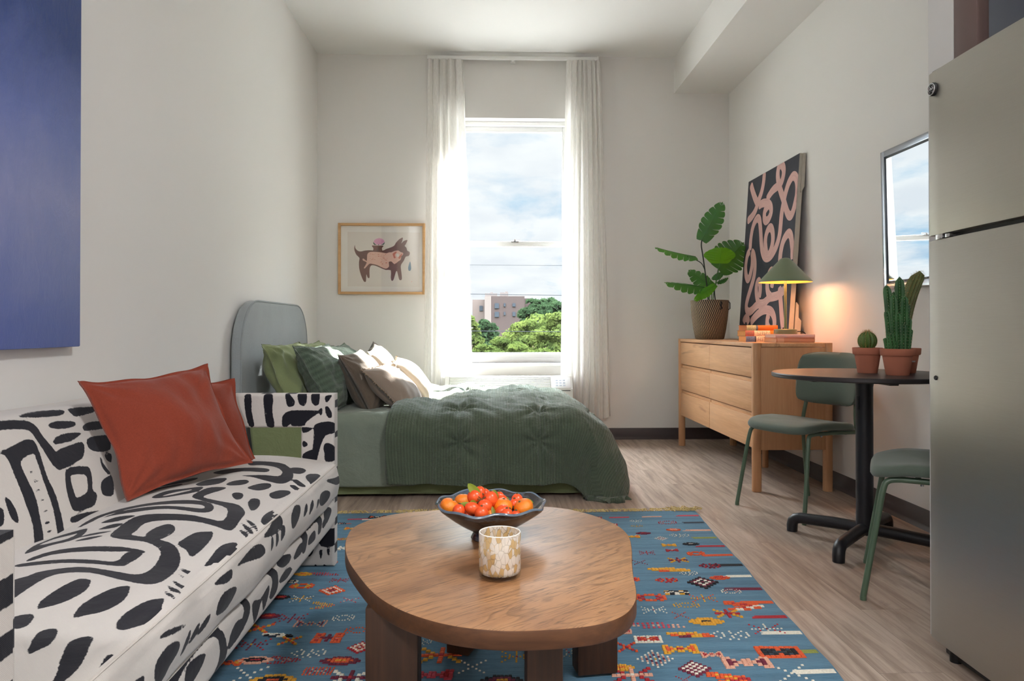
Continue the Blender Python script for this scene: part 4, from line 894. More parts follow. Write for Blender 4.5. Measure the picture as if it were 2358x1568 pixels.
# leaning squiggle painting
lp = empty('abstract_painting', (1.945, 5.162, .872), 0, 'tall dark painting with pink loops, leaning on the wall behind the lamp', 'painting')
M_NAVY = MT('navy_paint'); q = M_NAVY; q.set(col=q.ramp(q.noise(q.co(scale=(1, 1, .3)), 6, 5, .6), [(.3, c('#292B36')), (.7, c('#363945'))]), rough=.55, spec=.35); q.bump(q.noise(q.co(), 300, 2), .2, .001); M_NAVY = q.m
M_PINK = MT('pink_brush_paint'); q = M_PINK; uv = q.n('ShaderNodeUVMap'); sp_ = q.n('ShaderNodeSeparateXYZ', {0: uv.outputs[0]})
st = q.noise(q.n('ShaderNodeCombineXYZ', {0: q.math('MULTIPLY', sp_.outputs[0], 3.0), 1: q.math('MULTIPLY', sp_.outputs[1], 9.0), 2: 0.0}).outputs[0], 1.6, 4, .6)
q.set(col=q.ramp(st, [(.3, c('#B98C8A')), (.5, c('#D3A8A1')), (.7, c('#E3C0B8'))]), rough=.6); q.bump(st, .2, .002); M_PINK = q.m
M_CEDGE = plain('canvas_edge', '#B9B2A6', .85, var=.08, vs=20)
P0, P1 = Vector((1.945, 0, .872)), Vector((2.028, 0, 2.108)); ln = (P1-P0).length; upv = (P1-P0).normalized(); nrm = Vector((-upv.z, 0, upv.x))
def LP(y, s, d=0): p = Vector((0, y-5.162, 0))+upv*s+nrm*d; return p
Y0, Y1 = 4.69, 5.634
cb_ = B(); vs = [LP(y, s, d) for d in (0, -.032) for y, s in ((Y0, 0), (Y1, 0), (Y1, ln), (Y0, ln))]
cb_.add(vs, [(0, 1, 2, 3), (4, 7, 6, 5)], 0); cb_.add(vs, [(0, 4, 5, 1), (1, 5, 6, 2), (2, 6, 7, 3), (3, 7, 4, 0)], 1)
o = cb_.obj('canvas', [M_NAVY, M_CEDGE], lp, False)
# torn wrap of canvas along the near edge, as in the photo
for fpts in ([(.02, -.036), (.26, -.036), (.24, -.052), (.16, -.056), (.14, -.075), (.0, -.075)], [(ln-.26, -.02), (ln, -.02), (ln, -.036), (ln-.22, -.040)]):
    e2 = B().add([LP(Y0-.001, s_, d_) for s_, d_ in fpts], [tuple(range(len(fpts)))]).obj('canvas_fold', M_CEDGE, lp, False); sm_ = e2.modifiers.new('t', 'SOLIDIFY'); sm_.thickness = .012
SQ = [
 [(172,330),(185,380),(205,440),(232,500)], [(280,235),(274,310),(258,390),(232,465),(208,540),(178,590),(145,625)],
 [(235,505),(265,482),(305,480),(330,505),(334,555),(315,605),(292,622),(280,600),(283,548),(300,515),(318,492)],
 [(300,455),(318,420),(350,375),(385,345),(412,320),(430,270),(436,215),(425,178),(408,172),(394,200),(388,255),(395,320),(412,385),(432,445),(450,510),(466,560),(480,580),(497,575),(515,530),(530,470),(543,400),(545,330),(536,280),(520,262),(503,270),(480,310),(462,360),(446,420),(432,490),(420,560),(412,640),(402,730),(385,800),(360,860),(330,905),(300,920),(278,905),(263,860),(256,800),(252,730),(248,670),(242,620),(230,602),(215,612),(196,650),(180,710),(170,780),(165,860)],
 [(300,905),(292,850),(288,790),(296,730),(315,685),(335,680),(347,715),(349,770),(342,820),(328,870),(312,900)],
 [(165,862),(148,890),(136,940),(130,1000),(134,1060),(146,1090),(160,1075),(172,1030),(182,970),(184,910),(180,875)],
 [(175,872),(192,890),(202,940),(204,1000),(198,1060),(184,1120),(166,1180),(148,1240),(136,1295),(138,1335),(155,1352),(180,1340),(208,1310),(235,1290),(270,1285),(295,1265),(320,1240),(352,1232),(385,1222),(415,1200),(440,1170)],
 [(300,1280),(262,1305),(235,1285),(222,1240),(215,1180),(220,1130),(236,1108),(246,1135),(246,1190),(238,1235)],
 [(335,1235),(312,1205),(303,1150),(306,1090),(320,1045),(338,1025),(346,1060),(345,1110),(338,1160)],
 [(402,1000),(406,920),(415,850),(430,790),(452,745),(475,722),(492,740),(500,790),(506,850),(505,930)],
 [(402,1150),(408,1230),(414,1310),(420,1400),(432,1500)],
 [(170,1440),(200,1400),(235,1365),(275,1340),(312,1338),(340,1355),(358,1400),(360,1460),(345,1500),(318,1490),(303,1450),(306,1400),(320,1370)],
 [(112,1440),(120,1415),(135,1400),(148,1415),(155,1445)],
]
rb = B(); uvs = []
for k, pl in enumerate(SQ):
    W3 = [at(1680+x/3.486, 330+y/3.486, plane=(nrm, P0)) for x, y in pl]
    C2 = [Vector((v.y, (v-Vector((P0.x, v.y, P0.z))).dot(upv), 0)) for v in W3]
    C2 = spline(C2, 8); hw = .032; vs = []; m_ = len(C2); ln_ = 0
    for i, p in enumerate(C2):
        t = (C2[min(i+1, m_-1)]-C2[max(i-1, 0)]).normalized(); a = Vector((-t.y, t.x, 0)); ee = min(i, m_-1-i)
        h_ = hw*(1 if ee > 2 else (.55, .8, .93)[ee]); ln_ += (p-C2[max(i-1, 0)]).length
        for w_ in (-1, -.5, 0, .5, 1):
            q_ = p+a*h_*w_; q_.x = min(max(q_.x, Y0+.001), Y1-.001); q_.y = min(max(q_.y, .001), ln-.001)
            vs.append(LP(q_.x, q_.y, .0006+.0004*(1-w_*w_)+.0003*((k+i//40) % 3))); uvs.append((ln_*1.2+k*3, w_+k*2))
    fs = [(i*5+j, i*5+j+1, (i+1)*5+j+1, (i+1)*5+j) for i in range(m_-1) for j in range(4)]
    rb.add(vs, fs)
me = rb.mesh('paint_strokes'); ul = me.uv_layers.new(name='UVMap')
for l in me.loops: ul.data[l.index].uv = uvs[l.vertex_index]
link('paint_strokes', me, M_PINK, lp)

# mirror on the right wall, top tilted slightly forward
mi = empty('wall_mirror', (2.050, 3.3, 1.52), 0, 'silver framed mirror on the right wall reflecting the window', 'mirror')
M_SILV = plain('brushed_silver_frame', '#B9C0CC', .25, 1); M_MIR = plain('mirror_glass', '#F2F5F7', .01, 1); M_BLK = plain('black_inner_edge', '#101216', .4)
my0, my1, mz0, mz1 = -.62, .4125, -.361, .353; t_ = .032
mb = B()
for a_, b_, cc_, d_ in ((my0, my0+t_, mz0, mz1), (my1-t_, my1, mz0, mz1), (my0+t_, my1-t_, mz0, mz0+t_), (my0+t_, my1-t_, mz1-t_, mz1)): mb.box(-.014, .016, a_, b_, cc_, d_, .003)
ti = Matrix.Rotation(-.020, 4, 'Y'); mb.xf(ti).obj('frame', M_SILV, mi)
B().box(-.004, .012, my0+t_-.002, my1-t_+.002, mz0+t_-.002, mz1-t_+.002).xf(ti).obj('inner_edge', M_BLK, mi, False)
B().box(-.0065, -.004, my0+t_+.010, my1-t_-.010, mz0+t_+.010, mz1-t_-.010).xf(ti).obj('mirror_glass', M_MIR, mi, False)
# ================================================================ dresser
M_DR = wood('pale_beech', '#DDAF84', '#C08F66', 'Y', 1, .48, knots='#8F6246'); M_DRS = wood('pale_beech_side', '#CFA077', '#B8865E', 'Z', 1, .48); M_DRD = wood('beech_inner', '#A8794F', '#8A5F3D', 'Y', 1, .6)
dx0, dx1, dy0, dy1, dzt, dzb = 1.535, 2.01, 4.19, 5.905, .872, .245
dr = empty('dresser', ((dx0+dx1)/2, (dy0+dy1)/2, 0), 0, 'pale wood six-drawer dresser on round legs against the right wall', 'dresser')
TD = Matrix.Translation(-Vector(dr.location))
for x in (dx0+.026, dx1-.026):
    for y in (dy0+.026, dy1-.026):
        b = B(); out = []
        for k in range(28):
            a = 2*PI*k/28; out.append((x+.026*math.copysign(abs(math.cos(a))**.75, math.cos(a)), y+.026*math.copysign(abs(math.sin(a))**.75, math.sin(a))))
        b.prism(out, 0, dzt, .002).xf(TD).obj('leg', M_DRS, dr, ang=35)
b = B(); b.lathe([(0, 0), (.02, 0), (.021, .01), (.021, .245), (0, .245)], 20, ((dx0+dx1)/2+.12, (dy0+dy1)/2-.1, 0)).xf(TD).obj('centre_leg', M_DRS, dr)
B().box(dx0+.006, dx1-.006, dy0+.05, dy1-.05, dzt-.024, dzt-.0005, .002).box(dx0+.05, dx1-.05, dy0+.003, dy0+.052, dzt-.024, dzt-.0005, .001).box(dx0+.05, dx1-.05, dy1-.052, dy1-.003, dzt-.024, dzt-.0005, .001).xf(TD).obj('top', M_DR, dr)
B().box(dx0+.045, dx1-.045, dy0+.006, dy0+.024, dzb, dzt-.026, .001).xf(TD).obj('side_panel', M_DRS, dr)
B().box(dx0+.045, dx1-.045, dy1-.024, dy1-.006, dzb, dzt-.026, .001).xf(TD).obj('side_panel', M_DRS, dr)
B().box(dx0+.034, dx1-.02, dy0+.026, dy1-.026, dzb+.004, dzt-.03, 0).xf(TD).obj('carcass', M_DRD, dr, False)
ym = (dy0+dy1)/2+.035
rows = ((.668, .842), (.464, .640), (.252, .436))
for ri, (z0, z1) in enumerate(rows):
    for (ya, yb) in ((dy0+.055, ym-.0015), (ym+.0015, dy1-.055)):
        gp = .0 if ri < 2 else .003
        d_ = B().box(dx0+.010, dx0+.030, ya+gp, yb-gp, z0, z1, .0015).xf(TD).obj('drawer', M_DR, dr)
        if ri: B().box(dx0+.022, dx0+.032, ya+.004, yb-.004, z1-.001, z1+.021, .001).xf(TD).obj('pull_lip', M_DR, d_)

# ---------------------------------------------------------------- potted monstera
M_POT = MT('woven_pot'); q = M_POT; sp_ = q.n('ShaderNodeSeparateXYZ', {0: q.n('ShaderNodeUVMap').outputs[0]})
d1 = q.math('SINE', q.math('MULTIPLY', q.math('ADD', sp_.outputs[0], q.math('MULTIPLY', sp_.outputs[1], .52)), 2*PI*58)); d2 = q.math('SINE', q.math('MULTIPLY', q.math('SUBTRACT', sp_.outputs[0], q.math('MULTIPLY', sp_.outputs[1], .2)), 2*PI*50))
hh = q.math('ADD', d1, q.math('MULTIPLY', d2, .45)); q.set(col=q.ramp(q.n('ShaderNodeMapRange', {0: hh, 1: -1.4, 2: 1.4}).outputs[0], [(.45, c('#191615')), (.62, c('#A58F70'))]), rough=.6); q.bump(hh, .5, .003); M_POT = q.m
M_LEAFD = MT('monstera_leaf'); q = M_LEAFD; q.set(col=q.ramp(q.noise(q.co(), 9, 4), [(.3, c('#1C4E2A')), (.7, c('#2A6A38'))]), rough=.38, spec=.5, sss=0); 
ts = q.n('ShaderNodeBsdfTranslucent', {'Color': c('#7FBE2C')}); q.L.new(q.n('ShaderNodeMixShader', {0: .22, 1: q.p.outputs[0], 2: ts.outputs[0]}).outputs[0], q.out.inputs[0]); M_LEAFD = q.m
M_LEAFB = MT('young_monstera_leaf'); q = M_LEAFB; q.set(col=c('#4C9A1E'), rough=.4); ts = q.n('ShaderNodeBsdfTranslucent', {'Color': c('#9BD12A')}); q.L.new(q.n('ShaderNodeMixShader', {0: .4, 1: q.p.outputs[0], 2: ts.outputs[0]}).outputs[0], q.out.inputs[0]); M_LEAFB = q.m
M_STEM = plain('dark_stem', '#1E2A1C', .5); M_STEMG = plain('green_stem', '#3F7A2C', .5); M_SOIL = plain('soil', '#2A211B', .95, bump=.6, bs=90, bd=.01)
px_, py_ = 1.70, 5.58
pl = empty('potted_monstera', (px_, py_, dzt), 0, 'split-leaf monstera in a black and gold woven pot on the far end of the dresser', 'potted plant')
def uv_lathe(prof, n, name, m, parent):
    vs, fs, uv = [], [], []
    for k, (r, z) in enumerate(prof):
        for j in range(n+1): a = 2*PI*j/n; vs.append((r*math.cos(a), r*math.sin(a), z)); uv.append((j/n, z))
    for i in range(len(prof)-1):
        for j in range(n): fs.append((i*(n+1)+j, i*(n+1)+j+1, (i+1)*(n+1)+j+1, (i+1)*(n+1)+j))
    me = bpy.data.meshes.new(name); me.from_pydata(vs, [], fs); ul = me.uv_layers.new(name='UVMap')
    for l in me.loops: ul.data[l.index].uv = uv[l.vertex_index]
    return sharp(link(name, me, m, parent), 45)
uv_lathe([(0, 0), (.100, 0), (.108, .006), (.122, .07), (.134, .15), (.142, .23), (.145, .298), (.142, .302), (.136, .298), (.134, .25), (0, .25)], 64, 'pot', M_POT, pl)
B().lathe([(0, .272), (.06, .275), (.132, .268), (.133, .25)], 30, fn=lambda r, z, a: (r, z+.004*math.sin(a*7)*(r > .01))).obj('soil', M_SOIL, pl)
M_STRAP = plain('black_strap', '#141414', .6)
B().tube([(.045, -.128, .290), (.045, -.144, .28), (.045, -.144, .235), (.045, -.130, .228)], .008, 8, flat=.5).obj('handle', M_STRAP, pl)
B().tube([(.125, -.072, .290), (.134, -.076, .28), (.134, -.076, .235), (.122, -.07, .228)], .007, 8, flat=.5).obj('handle', M_STRAP, pl)
def monstera(base, tip, nrm_, width, m, parent, lobes=6, droop=.18, cup=.1, seed=0, slits=True):
    base, tip, nrm_ = Vector(base), Vector(tip), Vector(nrm_).normalized(); L_ = (tip-base).length; ax = (tip-base).normalized(); sd_ = ax.cross(nrm_).normalized(); nn = sd_.cross(ax).normalized()
    rg = random.Random(seed); b = B()
    def pos(s, t):   # s along midrib 0..1, t signed across
        hw = width/2*(max(0, math.sin(PI*min(1, (s+.10)/1.12)))**.62)*(1-.35*s) if s >= 0 else width/2*.55
        side = t*hw; fwd = s*L_+abs(t)**1.3*L_*.10*(1-s*.3)-(0 if s > .12 else (.12-s)*L_*abs(t)*1.1)
        return base+ax*fwd+sd_*side+nn*(-cup*abs(t)**1.5*hw*2-droop*L_*s*s+.004*math.sin(s*40)*abs(t))
    for sg in (-1, 1):
        for k in range(lobes):
            a, e_ = k/lobes*.96, (k+1)/lobes*.96; ns, nt_ = 5, 8; gap = .0 if not slits else (.10 if 0 < k else .04)
            ids = []
            for i in range(ns+1):
                row = []
                for j in range(nt_+1):
                    t = j/nt_; sh_ = (i/ns-.5); g_ = gap*max(0, (t-.38)/.62) if slits else 0
                    s = a+(e_-a)*(.5+sh_*(1-g_)); tt = t*(1-.10*(abs(sh_)*2)**3*(1 if slits else 0))
                    row.append(len(b.v)); b.v.append(tuple(pos(s, sg*tt)))
                ids.append(row)
            for i in range(ns):
                for j in range(nt_):
                    if slits and k and i in (0, ns-1) and j in (3,) and rg.random() < .0: continue
                    b.f.append((ids[i][j], ids[i+1][j], ids[i+1][j+1], ids[i][j+1])); b.m.append(0)
        k = len(b.v); b.v += [tuple(pos(.96, 0)), tuple(pos(.96, sg*1.0)), tuple(pos(1.06, 0)), tuple(pos(.99, sg*.5))]; b.f.append((k, k+1, k+3, k+2)); b.m.append(0)
    rib = [pos(s, 0)+nn*.001 for s in np.linspace(0, 1, 10)]; b.tube(rib, [.003*(1-.7*i/9) for i in range(10)], 5)
    return b.obj('leaf', m, parent, ang=None)
def PX(x, y, dy_=0): v = at(1490+x/4.48, 450+y/4.48, y=py_+dy_); return v-Vector((px_, py_, dzt))
monstera(PX(565, 462), PX(770, 85, -.03), (-.25, -.95, .15), .20, M_LEAFD, pl, 6, .02, .10, 1)
monstera(PX(500, 632), PX(95, 562, -.12), (-.1, -.5, .95), .17, M_LEAFD, pl, 6, -.05, .22, 2)
monstera(PX(735, 760, .08), PX(985, 500, .02), (.15, -.95, .2), .33, M_LEAFD, pl, 7, .0, .08, 3)
monstera(PX(752, 700, -.06), PX(770, 545, -.10), (.0, -.97, .2), .29, M_LEAFB, pl, 5, .05, .12, 4, slits=False)
monstera(PX(680, 950, .06), PX(440, 775, .12), (.25, -.9, .4), .19, M_LEAFD, pl, 5, .02, .10, 5)
monstera(PX(610, 950), PX(205, 890, -.14), (-.05, -.6, .8), .18, M_LEAFD, pl, 6, .03, .22, 6)
monstera(PX(700, 920, -.04), PX(498, 1070, -.10), (-.2, -.8, .6), .10, M_LEAFB, pl, 4, .05, .15, 7, slits=False)
monstera(PX(725, 905, .05), PX(830, 850, .10), (.0, -.6, .8), .055, M_LEAFD, pl, 4, .0, .2, 8, slits=False)
monstera(PX(780, 800, .09), PX(670, 860, .12), (.0, -.8, .5), .07, M_LEAFD, pl, 4, .0, .2, 9, slits=False)
st_ = B(); g0 = lambda dx, dy: (dx, dy, .27)
st_.tube(spline([g0(-.01, 0), PX(625, 1000), PX(600, 800), PX(575, 620), PX(560, 520), PX(565, 462)], 6), .005, 7)
st_.tube(spline([PX(600, 780), PX(560, 700), PX(470, 650), PX(415, 632, -.05)], 6), .0035, 6)
st_.tube(spline([g0(.05, .0), PX(695, 1000), PX(705, 930), PX(735, 760, .08)], 6), .0045, 6)
st_.obj('stem', M_STEM, pl)
st2 = B(); st2.tube(spline([g0(.02, 0), PX(670, 1010), PX(710, 900, -.03), PX(752, 700, -.06)], 6), .0035, 6).tube(spline([g0(.03, .02), PX(700, 920), PX(735, 900, .03), PX(760, 820, .07), PX(780, 800, .09)], 6), .003, 6).tube(spline([g0(0, .02), PX(650, 1000), PX(680, 950, .06)], 6), .003, 6).tube(spline([g0(-.01, .0), PX(630, 1000), PX(610, 950)], 6), .003, 6)
st2.obj('stem', M_STEMG, pl)

# ---------------------------------------------------------------- books
def book(name, x, y, z, w_, d_, h_, rz, cover, spine_zones, pages, label, group='books on the dresser', spine_y=True):
    """w_ along the spine, d_ across, h_ thick; spine faces the camera (-y in its own frame)"""
    r_ = empty(name, (x, y, z), rz, label, 'book', group)
    cvm = plain(name+'_cover', cover, .6)
    t = .0025
    b = B(); b.box(0, w_, 0, d_, 0, t, .0008).box(0, w_, 0, d_, h_-t, h_, .0008)
    # rounded spine
    sp = [(0-.004*math.sin(PI*k/8), h_*k/8) for k in range(9)]
    vs = [(xx, yy, zz) for xx in (0, w_) for yy, zz in sp]+[(xx, .003, zz) for xx in (0, w_) for yy, zz in sp]
    fs = [(k, k+1, 10+k, 9+k) for k in range(8)]+[(18+k, 27+k, 28+k, 19+k) for k in range(8)]+[(k, 18+k, 19+k, k+1) for k in range(8)]+[(9+k, 10+k, 28+k, 27+k) for k in range(8)]
    b.add(vs, fs); b.obj('cover', cvm, r_)
    B().box(.004, w_-.004, .003, d_-.004, t, h_-t).obj('pages', plain(name+'_pages', pages, .85), r_, False)
    # spine design: title bands and blocks
    k = 0
    for (a, e_, colr, m_) in spine_zones:
        bb = B(); 
        for i in range(8):
            y_a, z_a = sp[i]; y_b, z_b = sp[i+1]; bb.add([(a*w_, y_a-.0006, z_a), (e_*w_, y_a-.0006, z_a), (e_*w_, y_b-.0006, z_b), (a*w_, y_b-.0006, z_b)], [(0, 1, 2, 3)], 0)
        mats = [plain(name+'_band', colr, .6)]
        if m_:
            mats.append(plain(name+'_lines', m_, .6)); rg_ = random.Random(name+str(a)); n_ = int((e_-a)*w_/.006)
            for i in range(1, n_):
                xx = (a+(e_-a)*i/n_)*w_
                for j in range(1, 7):
                    if rg_.random() < .25: continue
                    y_a, z_a = sp[j]; y_b, z_b = sp[j+1]; bb.add([(xx, y_a-.0009, z_a), (xx+.002, y_a-.0009, z_a), (xx+.002, y_b-.0009, z_b), (xx, y_b-.0009, z_b)], [(0, 1, 2, 3)], 1)
        bb.obj('spine_band', mats, r_, False)
    return r_
bz = dzt
h1, h2, h3 = .036, .035, .034
book('book', 1.60, 4.50, bz, .29, .17, h1, math.radians(-3), '#C98A4A', [(.0, .19, '#6F86AE', '#3B4C74'), (.19, .22, '#3A3F48', None), (.22, .52, '#E9DFC8', '#3F4A55'), (.52, 1, '#D08A48', None)], '#D98F4C', 'thick book with a blue and cream banded spine, bottom of the left stack')
book('book', 1.603, 4.52, bz+h1, .285, .165, h2, math.radians(-1), '#B87A2E', [(.0, .20, '#B9706A', '#5F7F78'), (.20, .24, '#E9DFC8', None), (.24, .55, '#EAE2CE', '#57695F'), (.55, 1, '#B9802F', None)], '#C07F38', 'book with a red and cream banded spine, middle of the left stack')
book('book', 1.615, 4.53, bz+h1+h2, .20, .15, h3, math.radians(1), '#B5622A', [(.0, .30, '#AEB89A', '#7C8A78'), (.30, .36, '#4A5C70', None), (.36, 1, '#C06A28', None)], '#BC6A30', 'smaller orange book with a pale green label, top of the left stack')
book('book', 1.70, 4.27, bz, .235, .19, .030, math.radians(1), '#C6967A', [(.03, .2, '#D8B49A', None)], '#C49B77', 'tan book lying under the pink one beneath the lamp')
book('book', 1.695, 4.265, bz+.030, .235, .19, .020, math.radians(-1), '#C8A6A0', [(.02, .98, '#C9B3B4', None)], '#CDB9A8', 'slim pink-grey book directly under the lamp base')
# ---------------------------------------------------------------- lamp
M_LMP = plain('olive_enamel', '#6E7A5C', .28, coat=.3); M_LMPI = plain('shade_inside', '#E0B25A', .5); M_BRASS = plain('olive_stem', '#7A7F58', .25, .3)
lz = bz+.0502; lx, ly = 1.80, 4.375
lamp = empty('table_lamp', (lx, ly, lz), 0, 'olive green table lamp with a cone shade, lit, standing on two books', 'table lamp')
B().lathe([(0, 0), (.066, 0), (.068, .003), (.068, .027), (.064, .031), (0, .031)], 48).obj('base', M_LMP, lamp)
B().lathe([(0, .03), (.0085, .03), (.0085, .44), (0, .44)], 20).obj('stem', M_BRASS, lamp)
B().lathe([(.155, .318), (.1565, .316), (.1575, .320), (.0335, .455), (.024, .463), (.010, .466), (0, .4665)], 64).obj('shade', M_LMP, lamp, ang=50)
B().lathe([(.155, .318), (.033, .450), (.0, .462)], 64).obj('shade_lining', M_LMPI, lamp, ang=50)
B().lathe([(0, .36), (.018, .365), (.026, .38), (.026, .392), (.014, .41), (.012, .43), (0, .43)], 20).obj('bulb', (lambda q: (q.set(col=c('#FFE0B0')), q.p.inputs['Emission Color'].__setattr__('default_value', (1, .62, .28, 1)), q.p.inputs['Emission Strength'].__setattr__('default_value', 12), q.m)[-1])(MT('lamp_bulb')), lamp)
B().tube(spline([(.066, .02, .012), (.10, .03, .016), (.135, .035, .006), (.15, .04, -.03), (.150, .05, -.048)], 6), .003, 8).obj('cord', plain('black_cord', '#15110F', .5), lamp)
B().tube([(-.03, -.04, .03), (-.03, -.04, .04)], .004, 8).obj('switch', plain('black_switch', '#15110F', .5), lamp)
ld = bpy.data.lights.new('bulb_light', 'POINT'); ld.energy = 4.6; ld.color = (1, .50, .26); ld.shadow_soft_size = .04
lo = bpy.data.objects.new('bulb_light', ld); COL.objects.link(lo); lo.parent = lamp; lo.location = (0, 0, .345)

# ================================================================ round dining table
M_TBL = plain('black_table_laminate', '#2A2628', .42, spec=.5); M_IRON = plain('black_iron', '#16161B', .42, bump=.08, bs=80)
tb = empty('dining_table', (1.655, 3.165, 0), 0, 'small round black pedestal table beside the refrigerator', 'table')
B().lathe([(0, .736), (.34, .736), (.383, .740), (.388, .744), (.388, .756), (.385, .760), (0, .760)], 96).obj('table_top', M_TBL, tb, ang=30)
B().lathe([(0, .725), (.16, .725), (.16, .735), (0, .735)], 24).box(-.24, .24, -.02, .02, .722, .7355, .003).box(-.02, .02, -.24, .24, .722, .7355, .003).obj('mounting_plate', M_IRON, tb)
B().lathe([(0, .05), (.036, .05), (.036, .70), (.040, .725), (0, .725)], 32).tube([(-.036, -.012, .60), (-.036, -.012, .66)], .006, 8).obj('pole', M_IRON, tb)
for sx, sy in ((-1, 1), (-1, -1), (1, 1), (1, -1)):
    e_ = .229; u = Vector((sx, sy, 0)).normalized(); L_ = math.hypot(e_, e_)
    pts = [u*.0+Vector((0, 0, .075)), u*.12+Vector((0, 0, .074)), u*(L_-.04)+Vector((0, 0, .068)), u*(L_-.018)+Vector((0, 0, .062)), u*(L_-.004)+Vector((0, 0, .048)), u*L_+Vector((0, 0, .028)), u*L_+Vector((0, 0, .001))]
    B().tube(pts, [.026, .026, .025, .025, .025, .025, .024], 20).obj('foot', M_IRON, tb, ang=50)
M_CH = fabric('chair_green_felt', '#5C675D', .10, 1500, .3, wrs=.05); M_CHF = plain('green_tube', '#4F6450', .35)
def chair(loc, back_ang, label):
    """own frame: +y is backwards, feet at z 0"""
    r_ = empty('dining_chair', loc, back_ang-PI/2, label, 'chair', 'green dining chairs at the round table')
    def seat_(u, v): pass
    n = 40; vs = []
    out = []
    for k in range(n):
        a = 2*PI*k/n; p_ = .42; x = .225*math.copysign(abs(math.cos(a))**p_, math.cos(a)); y = .215*math.copysign(abs(math.sin(a))**p_, math.sin(a)); out.append((x*(1-.10*(y > 0)*y/.215), y))
    b = B(); rings = [(.0, .470), (.35, .472), (.7, .478), (.9, .479), (.97, .474), (1.0, .462), (1.0, .450), (.975, .441), (.9, .438), (.0, .438)]
    for (s, z) in rings:
        for (x, y) in out:
            wv = -.022*max(0, (y*s+.0))/.215+.020*(1-min(1, abs((y*s+.215)/.12)))*-1*(1 if y*s < -.1 else 0)
            b.v.append((x*s, y*s, z+wv+(.006*(abs(x*s)/.22)**2)))
    for i in range(len(rings)-1):
        for k in range(n): b.f.append((i*n+k, i*n+(k+1) % n, (i+1)*n+(k+1) % n, (i+1)*n+k)); b.m.append(0)
    b.obj('seat', M_CH, r_, ang=70)
    # backrest pad, curved round the sitter
    b = B(); nx, nz = 30, 16
    for sgn in (-1, 1):
        for i in range(nx+1):
            for j in range(nz+1):
                u, v = -1+2*i/nx, -1+2*j/nz; rr = (abs(u)**5+abs(v)**4)
                uu = u*min(1, 1/(max(1, (abs(u)**4.5+abs(v)**3.2)**.22))); vv = v*min(1, 1/(max(1, (abs(u)**4.5+abs(v)**3.2)**.22)))
                x = uu*.205; z = .685+vv*.142; th = .018*max(0, 1-max(abs(u), abs(v))**8)**.5
                y = .222+(z-.55)*.16-.05*(u*u)*1.0+sgn*th+.004*noise.noise(Vector((x*9, z*9, sgn))); b.v.append((x, y, z))
    k = (nx+1)*(nz+1)
    for s_ in range(2):
        for i in range(nx):
            for j in range(nz):
                a = s_*k+i*(nz+1)+j; q_ = (a, a+nz+1, a+nz+2, a+1); b.f.append(q_ if s_ == 0 else q_[::-1]); b.m.append(0)
    rim = [i*(nz+1) for i in range(nx+1)]+[nx*(nz+1)+j for j in range(1, nz+1)]+[i*(nz+1)+nz for i in range(nx-1, -1, -1)]+[j for j in range(nz-1, 0, -1)]
    for a, b_ in zip(rim, rim[1:]+rim[:1]): b.f.append((a, b_, b_+k, a+k)); b.m.append(0)
    b.obj('backrest', M_CH, r_, ang=70)
    for s in (-1, 1):
        fl = spline([(s*.225, -.235, .012), (s*.208, -.195, .25), (s*.196, -.172, .385), (s*.190, -.155, .420), (s*.186, -.115, .428)], 7)
        B().tube(fl+[Vector((s*.184, .02, .426)), Vector((s*.182, .20, .418))], .0105, 12).lathe([(0, 0), (.011, 0), (.011, .014), (0, .014)], 12, (s*.225, -.235, 0)).obj('leg', M_CHF, r_, ang=60)
        B().tube(spline([(s*.205, .285, .012), (s*.19, .245, .20), (s*.178, .215, .40), (s*.170, .208, .46), (s*.160, .218, .54), (s*.155, .235, .62)], 7), .0105, 12).lathe([(0, 0), (.011, 0), (.011, .014), (0, .014)], 12, (s*.205, .285, 0)).obj('leg', M_CHF, r_, ang=60)
    B().tube([(-.184, -.06, .4265), (.184, -.06, .4265)], .009, 8).tube([(-.18, .12, .423), (.18, .12, .423)], .009, 8).obj('seat_rail', M_CHF, r_)
    for s in (-1, 1):
        for y in (-.05, .13): B().lathe([(0, 0), (.006, 0), (.006, .012), (0, .012)], 10, (s*.17, y, .408)).obj('screw', M_CHROME, r_)
    return r_
# front feet A(1.334,3.894) B(1.53,3.50) ; back direction ~ 27 deg
a1 = math.radians(25); bk = Vector((math.cos(a1), math.sin(a1), 0)); mid = Vector((1.432, 3.697, 0))
chair(mid+bk*.235, a1, 'green felt chair on the far side of the round table, in front of the dresser')
a2 = math.radians(-29); bk = Vector((math.cos(a2), math.sin(a2), 0)); mid = Vector((1.424, 2.724, 0))
chair(mid+bk*.235, a2, 'green felt chair nearest the camera, half hidden by the refrigerator')

